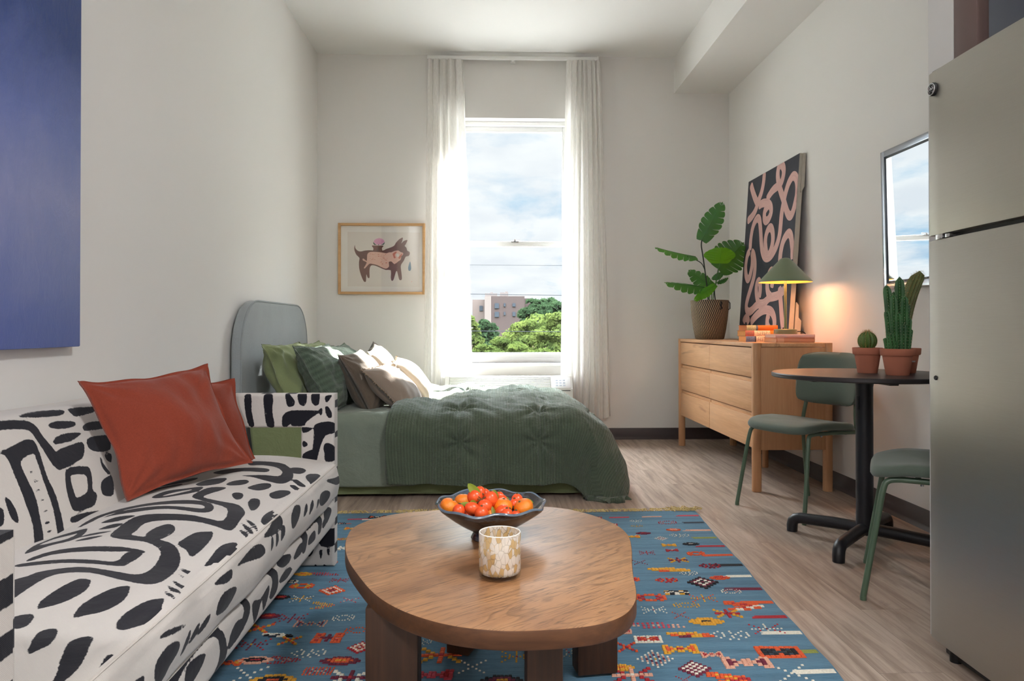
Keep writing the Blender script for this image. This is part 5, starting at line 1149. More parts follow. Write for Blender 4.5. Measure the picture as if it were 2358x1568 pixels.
# ---------------------------------------------------------------- cacti
M_TERRA = plain('terracotta', '#B9735A', .85, var=.05, vs=14, bump=.1); 
def cactus_mat(name, lo_, hi_, ribs):
    q = MT(name); q.set(col=q.ramp(q.noise(q.co(), 14, 4), [(.3, c(lo_)), (.7, c(hi_))]), rough=.5); return q.m
M_CAC = cactus_mat('cactus_green', '#1E4A26', '#3A7338', 8); M_CAC2 = cactus_mat('cactus_olive', '#5A6238', '#7C8450', 8); M_CACB = cactus_mat('barrel_green', '#3F5A2A', '#66803C', 8)
M_SPINE = plain('cactus_spines', '#E6DDBE', .7); M_SPINEY = plain('cactus_spines_tan', '#B8965A', .7)
def pot_(r_, R, H):
    rim = .27*H
    B().lathe([(0, 0), (R*.66, 0), (R*.68, .002), (R*.88, H-rim), (R*.96, H-rim), (R*1.0, H-rim+.004), (R*1.03, H-.004), (R*1.02, H), (R*.93, H), (R*.90, H-.012), (0, H-.012)], 48).obj('pot', M_TERRA, r_, ang=35)
    rg = random.Random(int(R*1e5)); b = B().lathe([(0, H-.008), (R*.5, H-.007), (R*.9, H-.012)], 20)
    for _ in range(60):
        a, rr = rg.uniform(0, 2*PI), R*.82*math.sqrt(rg.random()); b.box(-.004, .004, -.003, .003, -.002, .004, .001, mat=Matrix.Translation((rr*math.cos(a), rr*math.sin(a), H-.007))@Matrix.Rotation(rg.uniform(0, 3), 4, 'Z'))
    b.obj('soil', M_SOIL, r_)
def column(b, sp, base, ln_, rad, lean, ribs=6, depth=.28, seed=0, spl=.004, dens=.012):
    rg = random.Random(seed); n = ribs*8; m_ = 16; ring0 = []
    for i in range(m_+1):
        t = i/m_; s = rad*(.72+.28*min(1, t*3))*(math.sqrt(max(0, 1-((t-.86)/.14)**2)) if t > .86 else 1); cx_ = base[0]+lean[0]*t*t; cy_ = base[1]+lean[1]*t*t; z = base[2]+ln_*t
        row = []
        for j in range(n):
            a = 2*PI*j/n; r__ = s*(1-depth*(.5-.5*math.cos(ribs*a))**.8); row.append(len(b.v)); b.v.append((cx_+r__*math.cos(a), cy_+r__*math.sin(a), z))
        ring0.append(row)
        if i:
            for j in range(n): b.f.append((ring0[i-1][j], ring0[i-1][(j+1) % n], row[(j+1) % n], row[j])); b.m.append(0)
    b.f.append(tuple(ring0[-1])); b.m.append(0)
    k = int(ln_/dens)
    for j in range(ribs):
        a = 2*PI*j/ribs
        for i in range(k):
            t = (i+.5)/k; s = rad*(.72+.28*min(1, t*3))*(math.sqrt(max(0, 1-((t-.86)/.14)**2)) if t > .86 else 1)
            p = Vector((base[0]+lean[0]*t*t+s*math.cos(a), base[1]+lean[1]*t*t+s*math.sin(a), base[2]+ln_*t))
            for _ in range(3):
                d = Vector((math.cos(a)+rg.uniform(-.7, .7), math.sin(a)+rg.uniform(-.7, .7), rg.uniform(-.6, .8))).normalized()*spl*rg.uniform(.6, 1.3)
                w_ = Vector((-math.sin(a), math.cos(a), 0))*.0011; kk = len(sp.v); sp.v += [tuple(p-w_), tuple(p+w_), tuple(p+d)]; sp.f.append((kk, kk+1, kk+2)); sp.m.append(0)
c1 = empty('potted_cactus', (1.672, 3.17, .7605), 0, 'small round barrel cactus in a terracotta pot, leftmost on the round table', 'potted cactus', 'terracotta cactus pots'); pot_(c1, .060, .112)
b, sp = B(), B(); n, m_, ribs = 14*8, 14, 14; rg = random.Random(3); rows_ = []
for i in range(m_+1):
    t = i/m_; ph = -.9+t*(PI/2+.9); row = []
    for j in range(n):
        a = 2*PI*j/n; r__ = .040*math.cos(ph)*(1-.16*(.5-.5*math.cos(ribs*a))); row.append(len(b.v)); b.v.append((r__*math.cos(a), r__*math.sin(a), .142+.042*math.sin(ph)))
    rows_.append(row)
    if i:
        for j in range(n): b.f.append((rows_[i-1][j], rows_[i-1][(j+1) % n], row[(j+1) % n], row[j])); b.m.append(0)
for j in range(ribs):
    a = 2*PI*j/ribs
    for i in range(14):
        ph = -.8+i/14*2.3; p = Vector((.040*math.cos(ph)*math.cos(a), .040*math.cos(ph)*math.sin(a), .142+.042*math.sin(ph)))
        for _ in range(5):
            d = (p-Vector((0, 0, .142))).normalized()*.010+Vector((rg.uniform(-.006, .006), rg.uniform(-.006, .006), rg.uniform(-.006, .006))); w_ = Vector((-math.sin(a), math.cos(a), 0))*.0006
            kk = len(sp.v); sp.v += [tuple(p-w_), tuple(p+w_), tuple(p+d)]; sp.f.append((kk, kk+1, kk+2)); sp.m.append(0)
b.obj('cactus', M_CACB, c1, ang=None); sp.obj('spines', M_SPINEY, c1, False)
c2 = empty('potted_cactus', (1.722, 3.02, .7605), 0, 'clump of tall green column cactus in the front terracotta pot on the round table', 'potted cactus', 'terracotta cactus pots'); pot_(c2, .066, .112)
b, sp = B(), B()
for i, (x, y, ln_, rd, lx_, ly_) in enumerate(((-.022, .012, .30, .019, -.012, .01), (.018, .010, .335, .022, -.002, .0), (-.018, -.010, .255, .018, -.004, 0), (.020, -.018, .250, .017, -.004, -.01), (-.006, -.022, .175, .015, -.006, -.004), (-.034, -.002, .185, .014, -.014, .0), (.002, .02, .27, .017, .0, .01), (.036, .004, .215, .014, .012, 0), (.006, -.036, .125, .013, 0, -.002), (.030, -.028, .15, .012, .004, -.004), (-.032, -.020, .085, .012, -.01, -.004), (-.040, .008, .06, .011, -.008, .0), (.042, -.012, .10, .011, .01, 0), (-.024, -.032, .05, .010, -.006, -.006))):
    column(b, sp, (x, y, .10), ln_*.95, rd, (lx_, ly_), 6, .40, i, .005)
b.obj('cactus', M_CAC, c2, ang=50); sp.obj('spines', M_SPINE, c2, False)
c3 = empty('potted_cactus', (1.842, 3.17, .7605), 0, 'tall spiny olive column cactus leaning right in the rear terracotta pot', 'potted cactus', 'terracotta cactus pots'); pot_(c3, .062, .110)
b, sp = B(), B(); column(b, sp, (-.020, 0, .10), .355, .033, (.095, .01), 13, .22, 5, .011, .007); b.obj('cactus', M_CAC2, c3, ang=60); sp.obj('spines', M_SPINEY, c3, False)
q = B(); q.box(-.012, .012, -.0585, -.0575, .05, .056); q.obj('sticker', plain('white_sticker', '#D8CFCB', .6), c3, False)

# ================================================================ refrigerator and kitchen cabinet
def steel(name, col, rough, rad):
    q = MT(name); s = q.noise(q.co(scale=(1, 1, 90) if False else (2, 2, 260)), 6, 3, .6); q.set(col=q.ramp(s, [(.3, tuple(x*.93 for x in c(col)[:3])+(1,)), (.7, c(col))]), metal=1, rough=q.math('ADD', q.math('MULTIPLY', s, .10), rough)); q.bump(s, .06, .0006); return q.m
M_STEEL = steel('brushed_steel', '#ABA79F', .34, 0); M_FRS = plain('fridge_grey_side', '#8B8A88', .5, bump=.1, bs=200); M_GASK = plain('gasket_black', '#0C0D0F', .5)
fx, fy0, fy1 = 1.288, 1.35, 2.112
fr = empty('refrigerator', (1.66, 1.73, 0), 0, 'stainless steel top-freezer refrigerator at the right edge of the room', 'refrigerator')
TF = Matrix.Translation(-Vector(fr.location))
B().box(fx+.075, 2.04, fy0+.004, fy1-.004, .05, 1.70, .006).xf(TF).obj('cabinet', M_FRS, fr)
def door(z0, z1, name):
    b = B(); R_ = .012; out = []
    n = 26       # gently curved door front with a tight rolled edge
    for k in range(n+1):
        y = fy1-(fy1-fy0)*k/n; e_ = min(k, n-k)/n; bow = .010*(1-(2*k/n-1)**2)
        out.append((fx+.010-bow, y))
    pts = [(fx+.072, fy1), (fx+.022, fy1), (fx+.013, fy1-.003)]+out[1:-1]+[(fx+.013, fy0+.003), (fx+.022, fy0), (fx+.072, fy0)]
    b.prism(pts, z0, z1, .0015, seg=2); return b.xf(TF).obj(name, M_STEEL, fr, ang=25)
zg0 = .96+(755-553)*2.11/1668; zg1 = .96+(755-541)*2.11/1668; zt_ = .96+(755-161)*2.11/1668
d_lo = door(.05, zg0, 'refrigerator_door'); d_hi = door(zg1, zt_, 'freezer_door')
B().box(fx+.030, fx+.08, fy0+.01, fy1-.012, zg0-.02, zg1+.02).box(fx+.064, fx+.076, fy0+.008, fy1-.006, .06, zt_-.01).xf(TF).obj('gasket', M_GASK, fr, False)
B().box(fx+.004, fx+.07, fy1-.075, fy1-.045, zg0+.0005, zg1-.0005, .001).box(fx+.006, fx+.05, fy1-.105, fy1-.085, zg0+.002, zg1-.002, .002).xf(TF).obj('hinge', M_CHROME, fr)
B().box(fx+.02, fx+.09, fy1-.05, fy1-.006, zt_-.002, zt_+.008, .002).xf(TF).obj('top_hinge_cover', M_GASK, fr)
B().box(fx+.045, fx+.08, fy0+.02, fy1-.02, .008, .052, .004).xf(TF).obj('toe_grille', M_GASK, fr)
for y in (fy0+.06, fy1-.06):
    B().lathe([(0, 0), (.016, 0), (.016, .05), (0, .05)], 14, (fx+.05, y, 0)).xf(TF).obj('levelling_foot', M_GASK, fr)
    B().lathe([(0, 0), (.016, 0), (.016, .05), (0, .05)], 14, (1.98, y, 0)).xf(TF).obj('levelling_foot', M_GASK, fr)
# round maker's badge with curled script, near the top corner of the freezer door
bzc = 1.658; byc = 2.078
My = Matrix.Translation((fx+.0025, byc, bzc)) @ Matrix.Rotation(-PI/2, 4, 'Y') - Matrix.Identity(4)*0
My = Matrix.Translation((fx+.0085, byc, bzc)) @ Matrix.Rotation(-PI/2, 4, 'Y')
B().lathe([(0, 0), (.0195, 0), (.0195, .006), (.018, .008), (0, .008)], 40).xf(TF@My).obj('badge', M_GASK, d_hi).matrix_parent_inverse = Matrix.Identity(4)
bd = B(); bd.tube([(.0165*math.cos(a), .0165*math.sin(a), .0085) for a in np.linspace(0, 2*PI, 33)[:-1]], .0012, 8, closed=True)
bd.tube([(.0135*math.cos(a), .0135*math.sin(a), .0085) for a in np.linspace(0, 2*PI, 33)[:-1]], .0005, 6, closed=True)
for ct, ph_ in (((-.0045, .001), 0), ((.0045, .001), .6)):
    bd.tube([(ct[1]+(.0015+.0045*t)*math.cos(ph_+t*7), ct[0]+(.001+.0032*t)*math.sin(ph_+t*7), .0088) for t in np.linspace(0, 1, 26)], .0008, 6)
    bd.tube([(ct[1]-.006, ct[0]-.003, .0088), (ct[1]-.008, ct[0], .0088), (ct[1]-.006, ct[0]+.003, .0088)], .0007, 6)
for k in range(4):
    a = PI/4+k*PI/2; bd.tube([(.0125*math.cos(a-.25), .0125*math.sin(a-.25), .0088), (.0105*math.cos(a), .0105*math.sin(a), .0088), (.0125*math.cos(a+.25), .0125*math.sin(a+.25), .0088)], .0006, 6)
bd.lathe([(0, .0078), (.0165, .0078)], 32).xf(TF@My).obj('badge_script', M_CHROME, d_hi)
sc_ = B().lathe([(0, 0), (.006, 0), (.007, .002), (.0055, .004), (0, .004)], 16); yv = 2.073
sc_.xf(TF@Matrix.Translation((fx+.0085, yv, .8146))@Matrix.Rotation(-PI/2, 4, 'Y')).obj('plug_button', M_GASK, d_lo)
kc = empty('kitchen_cabinet', (1.70, 1.7, 1.86), 0, 'dark wall cabinet above the refrigerator', 'cabinet')
M_CABB = plain('brown_end_panel', '#6B5753', .6, var=.05); M_CABN = plain('navy_door', '#3A3F50', .5)
KT = Matrix.Translation(-Vector(kc.location))
B().box(1.381, XR-.01, 2.013, 2.116, 1.745, ZC-.005, .001).xf(KT).obj('end_panel', M_CABB, kc)
B().box(1.42, XR-.01, .95, 2.013, 1.75, ZC-.005, 0).xf(KT).obj('carcass', M_GASK, kc, False)
for y_a, y_b in ((1.47, 1.965), (.965, 1.465)): B().box(1.381, 1.402, y_a, y_b, 1.755, 3.285, .002).xf(KT).obj('door', M_CABN, kc)
FILL_LAMP = 58
# ================================================================ rug
M_RUG = MT('rug_blue_weave'); q = M_RUG
wv = q.n('ShaderNodeTexWave', {'Vector': q.co(), 'Scale': 95, 'Distortion': 1.0, 'Detail': 2.0, 'Detail Scale': 3.0}, wave_type='BANDS', bands_direction='Y').outputs['Fac']
ab = q.noise(q.co(scale=(.6, 9, 1)), 3, 5, .6); ab2 = q.noise(q.co(scale=(8, 90, 1)), 4, 3, .7)
a_ = q.math('ADD', q.math('MULTIPLY', ab, .5), q.math('ADD', q.math('MULTIPLY', ab2, .35), q.math('MULTIPLY', wv, .15)))
q.set(col=q.ramp(a_, [(.32, c('#345568')), (.5, c('#4A7289')), (.68, c('#638AA0'))]), rough=.95, spec=.1, sheen=.15)
b1 = q.bump(q.noise(q.co(scale=(.35, 1, 1)), 13, 4, .6, .6), .55, .012); q.bump(q.math('ADD', wv, ab2), .5, .0015, b1); M_RUG = q.m
YARN = {'o': '#D4552A', 'r': '#A8262E', 'm': '#6E2238', 'y': '#D59A2E', 'w': '#DDD6C6', 'k': '#1E1D22', 'p': '#D8A088', 'g': '#8B8F45', 'c': '#C24450', 'n': '#2C3440'}
YK = list(YARN); YM = [plain('yarn_'+k, YARN[k], .95, var=.15, vs=200, bump=.6, bs=500, bd=.002) for k in YK]
C0, Cd = Vector((1.061, 3.745, 0)), Vector((-.0585, -1, 0)).normalized(); Cx = Vector((-1, .0585-.06, 0)).normalized()
RW, RL = 2.08, 2.95
def rug_z(x, y):
    e_ = 0
    s = .5*noise.noise(Vector((x*1.3, y*4.5, 2)))+.35*noise.noise(Vector((x*2.5+y*3, y*9-x*2, 7)))
    z = .007+.010*max(0, s+.15)
    bump_ = .010*math.exp(-((y-2.5+(x+.5)*.35)**2)/.006)*max(0, min(1, (-.1-x)*3))
    return z+bump_
def RP(u, v, dz=0):      # u metres from the right edge leftward, v metres from the far edge towards the camera
    p = C0+Cx*u+Cd*v; wob = .002*math.sin(v*9)+.0015*math.sin(v*23); p.x += wob*(1-u/RW*2); p.y += .008*math.sin(u*7)*(1 if v < .02 else 0)
    return Vector((p.x, p.y, rug_z(p.x, p.y)+dz))
rug = B(); nu, nv = 180, 260
for j in range(nv+1):
    for i in range(nu+1): rug.v.append(tuple(RP(RW*i/nu, RL*j/nv)))
for j in range(nv):
    for i in range(nu): a = j*(nu+1)+i; rug.f.append((a, a+1, a+nu+2, a+nu+1)[::-1]); rug.m.append(0)
def uv_of(x, y): d = Vector((x, y, 0))-C0; det = Cx.x*Cd.y-Cx.y*Cd.x; return (d.x*Cd.y-d.y*Cd.x)/det, (Cx.x*d.y-Cx.y*d.x)/det
def stitch(u, v, su, sv, k, h=.004):
    P = [RP(u-su/2, v-sv/2, .0005), RP(u+su/2, v-sv/2, .0005), RP(u+su/2, v+sv/2, .0005), RP(u-su/2, v+sv/2, .0005)]; T_ = [p+(RP(u, v)-p)*.28+Vector((0, 0, h)) for p in P]
    rug.add([tuple(p) for p in P+T_], [(4, 5, 6, 7), (0, 1, 5, 4), (1, 2, 6, 5), (2, 3, 7, 6), (3, 0, 4, 7)], YK.index(k)+1)
def line(u0, v0, u1, v1, k, w_=.005, h=.003):
    n_ = max(2, int(math.hypot(u1-u0, v1-v0)/.008))
    for i in range(n_): t = (i+.5)/n_; stitch(u0+(u1-u0)*t, v0+(v1-v0)*t, max(w_, abs(u1-u0)/n_*1.2), max(w_, abs(v1-v0)/n_*1.2), k, h)
PAT = {
 'diamond': ["....a....", "...aba...", "..abcba..", ".abcdcba.", "abcdedcba", ".abcdcba.", "..abcba..", "...aba...", "....a...."],
 'cross4': ["aaa...aaa", "aba.c.aba", "aaa.c.aaa", "..cccc...", "aaa.c.aaa", "aba.c.aba", "aaa...aaa"],
 'ring': [".a.aaa.a.", "a.b...b.a", "ab.....ba", "a.b...b.a", ".a.aaa.a."],
 'lozenge': ["...aaaaa...", ".aabbbbbaa.", "aabbcccbbaa", ".aabbbbbaa.", "...aaaaa..."],
 'bar': ["aaaaaaaa....", ".bbaabbaabb.", "...cccaaabbb"],
 'star': ["a...b...a", ".a..b..a.", "..a.b.a..", "bbbbcbbbb", "..a.b.a..", ".a..b..a.", "a...b...a"],
 'x': ["a.....a", ".b...b.", "..a.a..", "...b...", "..a.a..", ".b...b.", "a.....a"],
 'block': ["aaaaaaaaa", "abcbabcba", "abbcccbba", "abcbabcba", "aaaaaaaaa"],
 'vee': ["aaa.......", "aabaaa....", "..aabbaaa.", "....aabccc", "..aabccaa.", "aaccaa...."],
 'dots': ["..a..b..a..", ".a.a.a.a.a.", "b..b..b..b.", ".a.a.a.a.a.", "..b..a..b..", "....a.a...."],
 'checks': ["aabbccaabb", "ccddccddcc", "ddccddccdd", "aabbddaabb"],
 'bow': ["aa......aa", "aba.aa.aba", "abbaccabba", "aba.aa.aba", "aa......aa"],
}
PLACED = []
def motif(u, v, pat, cols, cu=.011, cv=.010, h=.004, thin=False):
    PLACED.append((u, v)); rows_ = PAT[pat]; n = len(rows_); m_ = max(len(r) for r in rows_)
    for j, r in enumerate(rows_):
        for i, ch in enumerate(r):
            if ch == '.': continue
            k = cols[(ord(ch)-97) % len(cols)]
            stitch(u-(i-(m_-1)/2)*cu+random.uniform(-.001, .001), v+(j-(n-1)/2)*cv, cu*(.55 if thin else 1.05), cv*(.55 if thin else 1.05), k, h*random.uniform(.8, 1.15))
def at_rug(px, py): p = at(px, py, z=.012); return uv_of(p.x, p.y)
Q = lambda x, y: at_rug(1400+x/3.843, 1160+y/3.843)
for x, y, pt, cl, sc, th in [
 (525,160,'ring','ro',1,1), (578,225,'lozenge','opo',.6,0), (315,256,'lozenge','mmr',.6,0), (475,300,'diamond','wwrw',.7,1), (645,275,'dots','wwm',.9,1), (735,352,'lozenge','kkw',.65,0), (540,362,'bow','yyo',.6,0),
 (568,407,'bow','rrw',.5,0), (345,425,'star','rro',.7,1), (780,438,'ring','ooy',.8,0), (620,492,'star','ymo',.8,0), (905,550,'dots','mrr',.8,0), (280,510,'x','mrr',.8,1), (535,580,'bar','yyop',1.3,0), (720,612,'dots','wwr',.7,1),
 (990,653,'lozenge','oro',.7,0), (530,675,'dots','roy',.8,0), (840,693,'diamond','kmwkm',1.25,0), (608,778,'checks','yknw',.85,0), (1090,765,'ring','wpw',.8,1), (375,822,'ring','orp',1.2,0), (845,825,'star','oyr',1,1), (1215,892,'vee','orwk',1.25,0),
 (700,890,'ring','yyo',1,1), (410,938,'star','wwr',.9,1), (640,985,'x','orr',.7,1), (1060,965,'star','yrm',.9,0), (868,1037,'lozenge','yyky',1,0), (420,1068,'bar','cpcm',1.5,1), (1400,1100,'star','rwm',1.1,1), (725,1155,'bar','yomy',1.15,0), (1095,1160,'dots','wwm',1.2,1),
 (355,1195,'block','wrom',.9,0), (165,1262,'x','ory',.8,0), (640,1280,'bow','yoro',1,0), (1515,1305,'block','oknw',1.4,0), (915,1328,'bow','prr',.6,0), (415,1360,'diamond','wpmwy',1.2,1), (1225,1398,'bow','pmpw',1.3,0), (765,1450,'diamond','mwmw',1,0), (215,1505,'star','rpw',1.2,0), (1075,1535,'vee','oyro',1.1,0), (1630,1490,'x','www',1.4,1), (680,1545,'x','rrc',.6,1), (110,1440,'lozenge','yyo',.7,0), (110,1122,'block','prp',.6,0), (40,178,'block','rwk',.5,0), (255,192,'dots','ygo',.6,1), (250,147,'dots','www',.6,1), (215,285,'bow','yoy',.7,0)]:
    u, v = Q(x, y); motif(u, v, pt, cl, .0105*sc, .0105*sc, .004 if not th else .0022, bool(th))
Q2 = lambda x, y: at_rug(480+x/5.445, 1280+y/5.445)
for x, y, pt, cl, sc, th in [
 (1195,222,'lozenge','yyo',.6,0), (1450,215,'bar','crm',1,1), (1640,300,'star','rcr',.7,1), (1170,380,'ring','oyr',.9,0), (1545,435,'diamond','owomr',1.0,0), (1165,560,'star','wyw',.8,1), (1435,635,'vee','yyor',.8,1), (1770,570,'x','cpr',.8,1), (900,545,'lozenge','kro',.6,0), (1040,770,'star','rmr',1,1),
 (745,745,'lozenge','mro',.7,0), (1280,835,'bow','pmr',1,1), (1690,770,'ring','wwp',.8,1), (640,900,'x','oyo',1,0), (870,985,'bar','wkn',.8,0), (1500,1020,'cross4','orm',.95,0), (1880,915,'ring','ooy',.9,1), (1020,1055,'x','yoy',.8,0), (1900,1145,'diamond','rwp',.8,0), (540,1100,'star','rmy',1.1,1), (1270,1215,'dots','wwk',1,1),
 (590,1310,'lozenge','pkr',.9,0), (970,1300,'vee','rpr',.9,1), (1655,1320,'lozenge','moyr',1,0), (1380,1450,'block','orpm',.9,1), (490,1490,'x','www',1.3,1), (800,1560,'lozenge','ykor',1.1,0), (1770,1530,'star','wmr',1.1,0), (260,1340,'bow','oym',.7,0), (1040,320,'ring','wkw',.5,0)]:
    u, v = Q2(x, y); motif(u, v, pt, cl, .0105*sc, .0105*sc, .004 if not th else .0022, bool(th))
Q3 = lambda x, y: at_rug(950+x/4.716, 1440+y/4.716)
for x, y, pt, cl, sc, th in [(310,320,'star','yorw',1.3,0), (110,185,'dots','www',.6,1), (650,440,'x','www',1.1,1), (210,530,'bow','crc',1.1,0), (1130,330,'star','yyr',1,1), (970,590,'lozenge','kmyr',1,0), (1670,290,'dots','wcm',.8,1), (2280,60,'block','prp',.6,0)]:
    u, v = Q3(x, y); motif(u, v, pt, cl, .0105*sc, .0105*sc, .004 if not th else .0022, bool(th))
for x, y, pt, cl, sc, th in [(812,1216,'bow','yop',.7,0), (825,1302,'dots','wwr',.6,1)]:
    u, v = at_rug(x, y); motif(u, v, pt, cl, .0105*sc, .0105*sc, .003, bool(th))
for x, y, k in ((825,1195,'c'), (1425,1190,'c'), (1500,1189,'p'), (858,1196,'w')): u, v = at_rug(x, y); line(u-.05, v, u+.05, v+.004, k, .010)
rgm = random.Random(11); names = list(PAT); combos = ['orm', 'wwr', 'yoy', 'rpm', 'kow', 'cpr', 'wym', 'ory']
for _ in range(900):
    u, v = rgm.uniform(.16, RW-.08), rgm.uniform(.08, RL-.08)
    if all((u-a)**2/.020+(v-b_)**2/.012 > 1 for a, b_ in PLACED): th = rgm.random() < .5; motif(u, v, rgm.choice(names), rgm.choice(combos), .0088, .0088, .0022 if th else .0038, th)
# woven bars along the right edge
EC = 'c n p g r o k w m o r w g w m o k y w r g'.split()
for i, k in enumerate(EC):
    v = .10+i*.128
    if v > RL-.05: break
    for j in range(3): line(.006, v-.008+j*.008, .10+.05*random.random(), v-.008+j*.008, k, .008, .0012)
for k2, u0 in (('c', RW-.14), ('y', RW-.12)): line(u0, .4, RW-.01, .4, k2, .01)
rg_obj = rug.obj('rug', [M_RUG]+YM, None, True, None); tag(rg_obj, 'blue flat-woven rug scattered with orange, red and cream embroidered motifs', 'rug')
sharp(rg_obj, 55)
fb = B(); rg = random.Random(5)
for i in range(420):
    u = rg.uniform(0, RW); p = RP(u, 0)+Vector((0, -.004, .002)); hh = .004+.012*max(0, noise.noise(Vector((u*6, 0, 3))))
    d = Vector((rg.uniform(-.6, .6), rg.uniform(.2, 1), 0)).normalized(); l = rg.uniform(.02, .05)
    fb.tube([p, p+d*l*.4+Vector((0, 0, hh+rg.uniform(0, .006))), p+d*l+Vector((rg.uniform(-.01, .01), 0, rg.uniform(.0, .004)))], .0022, 5)
u0 = 0
for i in range(26):
    p = RP(rg.uniform(0, .12), 0); fb.tube([p, p+Vector((rg.uniform(-.03, .06), rg.uniform(-.01, .04), rg.uniform(.004, .018))), p+Vector((rg.uniform(.0, .07), rg.uniform(-.03, .05), .003))], .0025, 5)
fo = fb.obj('fringe', plain('cream_fringe', '#C8B27A', .95, var=.15, vs=90), rg_obj); fo['label'] = 'yellowed cream knotted fringe'; fo['kind'] = 'stuff'

# ================================================================ coffee table
def oak():
    q = MT('oiled_oak'); co = q.co(rot=(0, 0, math.radians(-38)))
    mp_ = q.n('ShaderNodeMapping', {'Vector': co, 'Scale': (1.0, 7.5, 3.0)}).outputs[0]
    n1_ = q.noise(mp_, 2.0, 3, .5, .9)
    rings = q.math('FRACT', q.math('MULTIPLY', n1_, 9)); rl = q.ramp(rings, [(0, (.55, .55, .55, 1)), (.12, (0, 0, 0, 1)), (.7, (0, 0, 0, 1)), (1, (.7, .7, .7, 1))])
    fine = q.noise(q.n('ShaderNodeMapping', {'Vector': co, 'Scale': (14, 260, 40)}).outputs[0], 1.2, 3, .6)
    big = q.noise(q.n('ShaderNodeMapping', {'Vector': co, 'Scale': (1.2, 4, 2)}).outputs[0], 1.6, 4, .6, .4)
    col = q.ramp(big, [(.3, c('#845A3A')), (.5, c('#A2744C')), (.7, c('#B88A60'))])
    col = q.mix(q.math('MULTIPLY', q.n('ShaderNodeRGBToBW', {0: rl}).outputs[0], .9), col, c('#5E3D22')); col = q.mix(q.ramp(fine, [(.56, (0, 0, 0, 1)), (.66, (.75, .75, .75, 1))]), col, c('#4E3320'))
    kn = q.noise(q.n('ShaderNodeMapping', {'Vector': co, 'Scale': (2.4, 7, 4)}).outputs[0], 1.15, 3, .5, .3); col = q.mix(q.ramp(kn, [(.70, (0, 0, 0, 1)), (.80, (.7, .7, .7, 1))]), col, c('#5C4838'))
    q.set(col=col, rough=q.math('ADD', .30, q.math('MULTIPLY', fine, .16)), spec=.9, coat=.25); q.p.inputs['Coat Roughness'].default_value = .42; q.bump(fine, .12, .0008); return q.m
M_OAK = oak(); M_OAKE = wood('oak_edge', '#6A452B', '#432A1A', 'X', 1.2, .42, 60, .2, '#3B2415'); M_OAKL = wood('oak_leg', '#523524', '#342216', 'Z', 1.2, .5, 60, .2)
ct = empty('coffee_table', (-.03, 1.85, 0), 0, 'low pebble-shaped oak coffee table on thick slab legs, on the blue rug', 'coffee table')
TZ, TTH = .385, .040
tout = [(795,1265),(797,1240),(812,1215),(850,1197),(910,1183),(980,1176),(1060,1170),(1150,1166),(1250,1166),(1310,1172),(1370,1187),(1420,1208),(1447,1232),(1455,1262),(1456,1295),(1459,1325),(1465,1355),(1464,1382),(1445,1410),(1405,1430),(1350,1442),(1260,1450),(1160,1452),(1060,1443),(980,1425),(910,1398),(860,1365),(825,1325),(803,1292)]
O_ = [at(x, y, z=TZ) for x, y in tout]; O_ = [(v.x+.03, v.y-1.85) for v in spline([(p.x, p.y, 0) for p in O_], 6, True)]
b = B().prism(O_, TZ-TTH, TZ, .004, seg=2)
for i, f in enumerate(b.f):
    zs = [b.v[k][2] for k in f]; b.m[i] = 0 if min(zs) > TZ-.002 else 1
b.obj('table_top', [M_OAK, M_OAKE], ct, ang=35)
for lab, x0, x1, y0, y1, rz in (('leg', -.275, -.16, 1.60, 1.69, 0), ('leg', .075, .15, 1.50, 1.62, 0), ('leg', .232, .345, 1.975, 2.04, 8), ('leg', -.115, -.045, 2.105, 2.20, -20)):
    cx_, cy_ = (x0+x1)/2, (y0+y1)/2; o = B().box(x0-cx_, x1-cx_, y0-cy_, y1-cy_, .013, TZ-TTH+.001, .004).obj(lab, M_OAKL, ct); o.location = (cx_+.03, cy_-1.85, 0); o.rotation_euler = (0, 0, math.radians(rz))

# ---------------------------------------------------------------- bowl
M_BOWL = MT('glazed_bowl'); q = M_BOWL; n_ = q.noise(q.co(scale=(1, 1, 3)), 16, 5, .6, .8); q.set(col=q.ramp(n_, [(.32, c('#1C1A20')), (.48, c('#3A3434')), (.58, c('#4C5560')), (.7, c('#2A3A4C'))]), rough=.18, spec=.6, coat=.3); q.bump(q.noise(q.co(scale=(1, 1, 8)), 14, 3), .3, .003); M_BOWL = q.m
M_RIM = plain('bowl_rim_glaze', '#5E6C7A', .15, var=.25, vs=30, spec=.7)
bx_, by_ = at(1127, 1250, z=TZ).x, at(1127, 1252, z=TZ).y
bx_, by_ = .0, 1.985
bw = empty('fruit_bowl', (bx_, by_, TZ), 0, 'dark glazed footed bowl with a wavy rim on the coffee table', 'bowl')
RBW, HB = .150, .098
def wavy(r, z, a):
    k = max(0, min(1, (r-.10)/.05)); w_ = math.sin(a*9+.4)*.5+math.sin(a*14+1)*.3+math.sin(a*5)*.3
    rib = .0012*math.sin(z*420)*(r > .05)
    return r+.004*k*w_+rib, z+.0035*k*math.sin(a*9+2)+.002*k*math.sin(a*4)
outp = [(0, .0), (.050, .0), (.053, .004), (.050, .014), (.046, .020), (.060, .028), (.085, .042), (.110, .060), (.132, .078), (.147, .090), (.1505, .096)]
inp = [(.1515, .099), (.149, .1015), (.145, .099), (.128, .083), (.105, .066), (.08, .050), (.05, .038), (0, .034)]
B().lathe(outp, 96, fn=wavy).lathe([outp[-1]]+inp[:3], 96, fn=wavy, m=1).lathe(inp[2:], 96, fn=wavy).obj('bowl', [M_BOWL, M_RIM], bw, ang=60)

